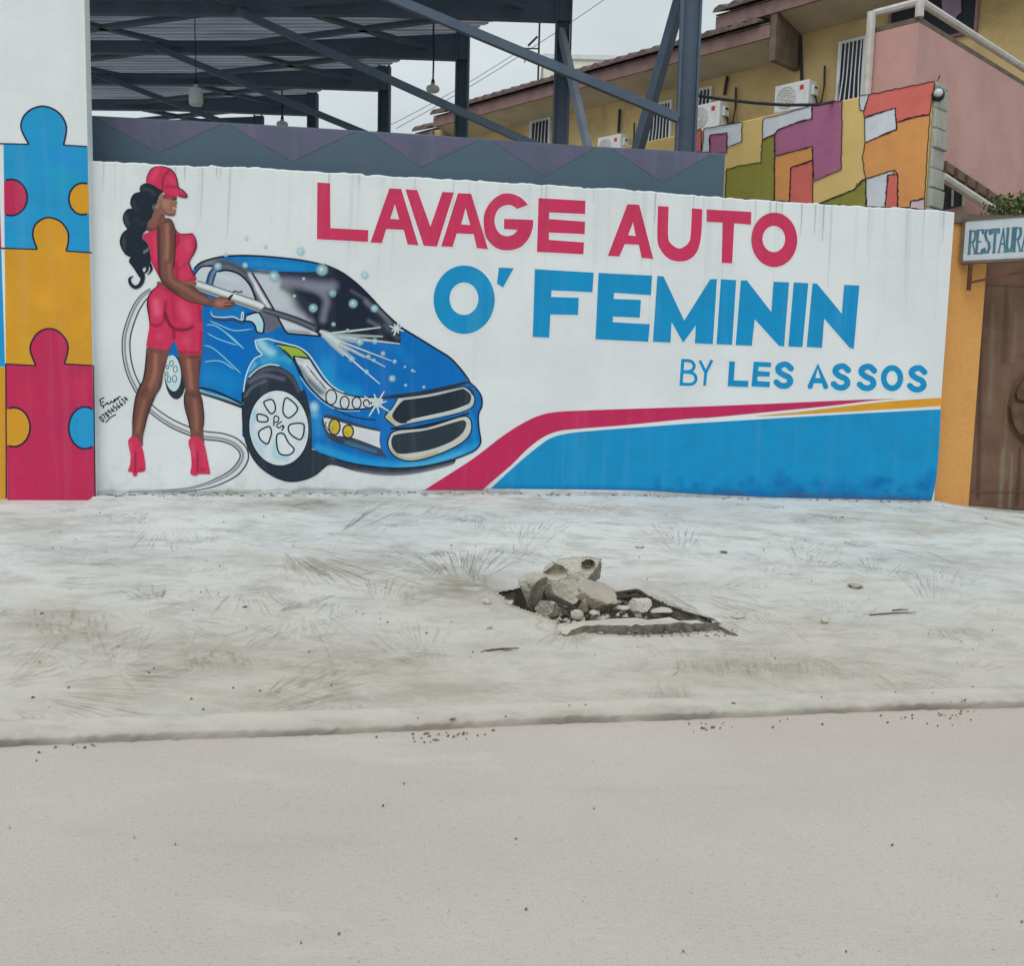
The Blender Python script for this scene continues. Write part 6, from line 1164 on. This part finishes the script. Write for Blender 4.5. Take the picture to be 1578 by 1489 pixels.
# ------------------------------------------------------------------ rubble in the hole
def rock(u0, v0, u1, v1, mat, label, seed, cuts=9, cat='stone', name='stone', depth=.8, holes=(), rotz=0, sub=4, up=0., group=None, sink=.12):
    P = G((u0+u1)/2, v1); m_ = ppm(P); w_ = (u1-u0)*m_; h_ = (v1-v0)*m_; r_ = np.random.default_rng(seed)
    bm = bmesh.new(); bmesh.ops.create_icosphere(bm, subdivisions=sub, radius=1.)
    V = np.array([v.co[:] for v in bm.verts])
    for _ in range(cuts):
        n_ = r_.normal(0, 1, 3); n_ /= np.linalg.norm(n_); t_ = r_.uniform(.34, .68); e_ = V@n_-t_; V = V-np.outer(np.clip(e_, 0, None), n_)
    f_ = r_.normal(0, 1, (8, 3))*2.2; ph = r_.uniform(0, 6, 8); am = sum(np.sin(V@f_[i]*(1+i*.9)+ph[i])*.016/(1+i*.12) for i in range(8)); V = V*(1+am)[:, None]+r_.normal(0, .011, V.shape)
    lo, hi = V.min(0), V.max(0); V = (V-(lo+hi)/2)/(hi-lo)            # unit box
    for hx, hz, hr, hd in holes:
        d_ = np.hypot((V[:, 0]-hx)/hr[0], (V[:, 2]-hz)/hr[1]); mk_ = (V[:, 1] < .1) & (d_ < 1.25); V[mk_, 1] += hd*np.clip((1.25-d_[mk_])/.3, 0, 1)
    V = V*np.array([w_, w_*depth, h_]); V[:, 2] += h_*(.5-sink*.0)
    for v, q in zip(bm.verts, V): v.co = q
    me = bpy.data.meshes.new(name); bm.to_mesh(me); bm.free(); me.materials.append(M[mat]); o = bpy.data.objects.new(name, me); C.objects.link(o)
    o.location = (P[0], P[1]+w_*depth*.32, P[2]-h_*.06+up); o.rotation_euler = (0, 0, rotz)
    return tag(o, label, cat, group)
def R(b, *a, **k): q = cH([(b[0], b[1]), (b[2], b[3])]); return rock(q[0][0], q[0][1], q[1][0], q[1][1], *a, **k)
RG = 'loose rubble stones in the pavement hole'
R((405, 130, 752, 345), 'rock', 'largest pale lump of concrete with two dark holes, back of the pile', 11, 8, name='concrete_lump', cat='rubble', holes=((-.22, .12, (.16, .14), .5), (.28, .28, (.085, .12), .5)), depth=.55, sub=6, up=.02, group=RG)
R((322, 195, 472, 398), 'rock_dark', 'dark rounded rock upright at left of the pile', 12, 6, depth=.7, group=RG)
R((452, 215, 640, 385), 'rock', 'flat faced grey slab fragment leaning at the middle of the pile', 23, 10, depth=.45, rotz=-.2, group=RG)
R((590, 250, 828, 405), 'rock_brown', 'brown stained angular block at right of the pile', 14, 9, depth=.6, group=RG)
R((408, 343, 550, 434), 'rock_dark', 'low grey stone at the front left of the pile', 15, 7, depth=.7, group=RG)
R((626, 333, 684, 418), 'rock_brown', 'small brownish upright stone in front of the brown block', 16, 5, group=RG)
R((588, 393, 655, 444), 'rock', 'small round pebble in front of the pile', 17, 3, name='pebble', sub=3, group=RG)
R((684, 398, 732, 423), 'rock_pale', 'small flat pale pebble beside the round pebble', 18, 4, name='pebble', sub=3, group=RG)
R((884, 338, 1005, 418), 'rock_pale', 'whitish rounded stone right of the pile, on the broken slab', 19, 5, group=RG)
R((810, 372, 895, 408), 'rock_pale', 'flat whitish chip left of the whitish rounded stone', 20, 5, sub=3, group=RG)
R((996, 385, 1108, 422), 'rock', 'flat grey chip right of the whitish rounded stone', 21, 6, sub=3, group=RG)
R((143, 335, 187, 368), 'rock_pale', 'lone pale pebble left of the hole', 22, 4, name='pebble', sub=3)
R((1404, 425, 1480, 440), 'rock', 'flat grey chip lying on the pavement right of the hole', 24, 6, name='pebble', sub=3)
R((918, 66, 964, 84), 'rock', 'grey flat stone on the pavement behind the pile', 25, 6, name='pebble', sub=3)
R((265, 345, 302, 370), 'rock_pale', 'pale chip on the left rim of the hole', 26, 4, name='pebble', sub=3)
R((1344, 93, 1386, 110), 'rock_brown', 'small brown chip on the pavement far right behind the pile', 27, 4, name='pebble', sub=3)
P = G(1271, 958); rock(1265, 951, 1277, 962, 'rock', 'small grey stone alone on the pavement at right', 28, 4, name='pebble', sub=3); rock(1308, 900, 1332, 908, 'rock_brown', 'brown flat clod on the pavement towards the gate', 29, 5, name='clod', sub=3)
mb = MB()
for _ in range(120):
    q = cH([(float(rng.normal(660, 190)), float(rng.normal(425, 45)))])[0]; P = G(*q); r_ = float(rng.uniform(.004, .02))
    V_ = [P+np.array([rng.normal(0, .2), rng.normal(0, .2), 0])*r_+np.array(v)*r_ for v in ((-1, -.6, -.4), (1.1, -.5, -.4), (.8, .9, -.4), (-.8, .8, -.4), (-.4, -.2, .7), (.6, .1, .9))]
    mb.add(V_, [(0, 1, 5, 4), (1, 2, 5), (2, 3, 4, 5), (3, 0, 4)])
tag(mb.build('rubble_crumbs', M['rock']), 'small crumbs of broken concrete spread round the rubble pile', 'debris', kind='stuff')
# broken slab edge
sl_front = [(575, 492), (640, 476), (720, 470), (900, 474), (1000, 468), (1100, 464), (1230, 462), (1330, 456), (1425, 490)]
sl_back = [(1330, 446), (1230, 436), (1050, 424), (820, 420), (650, 434), (540, 446), (515, 455)]
tp = [G(*p, .044) for p in cH(sl_front+sl_back)]; tp = [p-np.array([0, 0, .022*(i > 8)+.03*(i in (0, 8, 15))]) for i, p in enumerate(tp)]
tp2 = []
for p, q in zip(tp, tp[1:]+tp[:1]):
    for f in (0, .25, .5, .75): tp2.append(p*(1-f)+q*f+np.array([rng.normal(0, .008), rng.normal(0, .009), rng.normal(0, .0035)]))
bt = [p+np.array([rng.normal(0, .006), .012+rng.normal(0, .006), -.10]) for p in tp2]
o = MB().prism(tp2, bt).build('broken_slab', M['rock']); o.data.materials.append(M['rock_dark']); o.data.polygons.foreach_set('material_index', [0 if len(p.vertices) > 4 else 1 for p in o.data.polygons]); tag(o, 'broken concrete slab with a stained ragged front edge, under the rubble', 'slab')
o2 = MB()
for i in range(90):
    q = cH([(float(rng.choice([rng.uniform(900, 1000), rng.uniform(1030, 1430)])), float(rng.uniform(496, 532)))])[0]; P = G(*q); r_ = float(rng.uniform(.003, .010)); o2.add([P+np.array(v)*r_ for v in ((-1, -.6, 0), (1.2, -.5, 0), (.8, .8, 0), (-.9, .7, 0), (.1, 0, 1.1))], [(0, 1, 4), (1, 2, 4), (2, 3, 4), (3, 0, 4)])
tag(o2.build('earth_crumbs', simple('red_earth', S(128, 106, 96), .98, .3, 20, .4, 60)), 'reddish crumbs of earth along the broken slab edge', 'debris', kind='stuff')
# roots along the back edge of the hole
for pts, r_, lab in (([(815, 326), (860, 316), (905, 332), (960, 322), (1020, 366), (1060, 372)], .008, 'thin tangled rootlet by the whitish stone'), ([(930, 300), (925, 322), (950, 340), (945, 352)], .007, 'short rootlet standing up at the rim of the hole'), ([(800, 318), (880, 304), (935, 300), (990, 335), (1080, 378), (1190, 412), (1320, 446)], .014, 'long dark root running along the right rim of the hole'), ([(805, 338), (870, 330), (925, 326), (985, 352), (1050, 388)], .017, 'short thick dark root under the rim of the hole')):
    W_ = [G(*p, .012) for p in cH(crv(pts, 5, False))]; tag(MB().tube(W_, list(np.linspace(r_, r_*.3, len(W_))), 7).build('root', M['root'], smooth=True), lab, 'root')
tw = cH([(905, 512+0), (1035, 508)]); 
for (u0, v0, u1, v1, lab) in ((1340, 948, 1412, 944, 'thin dry twig lying on the pavement at right'), (748, 1003, 800, 999, 'dark twig near the road side of the hole'), (1375, 941, 1400, 940, 'short dry twig beside the longer one at right')):
    tag(MB().tube([G(u0, v0, .006), G((u0+u1)/2, (v0+v1)/2-1, .009), G(u1, v1, .006)], [.0035, .004, .002], 6).build('twig', M['bracket']), lab, 'twig')
# leaf litter, chips and specks
mb = MB()
for _ in range(180):
    z_ = rng.random()
    if z_ < .5: u, v = float(rng.uniform(0, 1578)), float(rng.uniform(778, 1100))
    elif z_ < .58: u, v = float(rng.uniform(0, 1578)), float(rng.uniform(1160, 1480))
    else: u = float(rng.choice([100, 640, 720, 690, 1090, 1180, 1420, 1480]))+float(rng.normal(0, 26)); v = float(np.interp(u, [0, 1578], [1146, 1090]))+float(rng.normal(3, 7))
    kz = float(np.interp(u, [0, 500, 1000, 1578], [1151, 1134, 1117, 1091]))
    P = G(u, v) if v < kz-12 else KP(u, v if v > kz+14 else kz+2+abs(float(rng.normal(0, 9)))); L_ = float(rng.uniform(.002, .009))*(2.2 if rng.random() < .1 else 1)*(.75 if v > 1160 else 1); W_ = L_*float(rng.uniform(.15, .5)); a_ = float(rng.normal(0, .5)); d_ = np.array([math.cos(a_), math.sin(a_), 0]); s_ = np.array([-d_[1], d_[0], 0])
    mb.add([P-d_*L_+np.array([0, 0, .003]), P-s_*W_+np.array([0, 0, .008]), P+d_*L_+np.array([0, 0, .006]), P+s_*W_+np.array([0, 0, .010]), P-np.array([0, 0, .002])], [(0, 1, 2, 3), (0, 4, 1), (1, 4, 2), (2, 4, 3), (3, 4, 0)])
tag(mb.build('leaf_litter', simple('dry_leaf', S(116, 104, 90), .9, .5, 30, 0)), 'scattered dry leaf bits and chips on pavement and road edge', 'litter', kind='stuff')
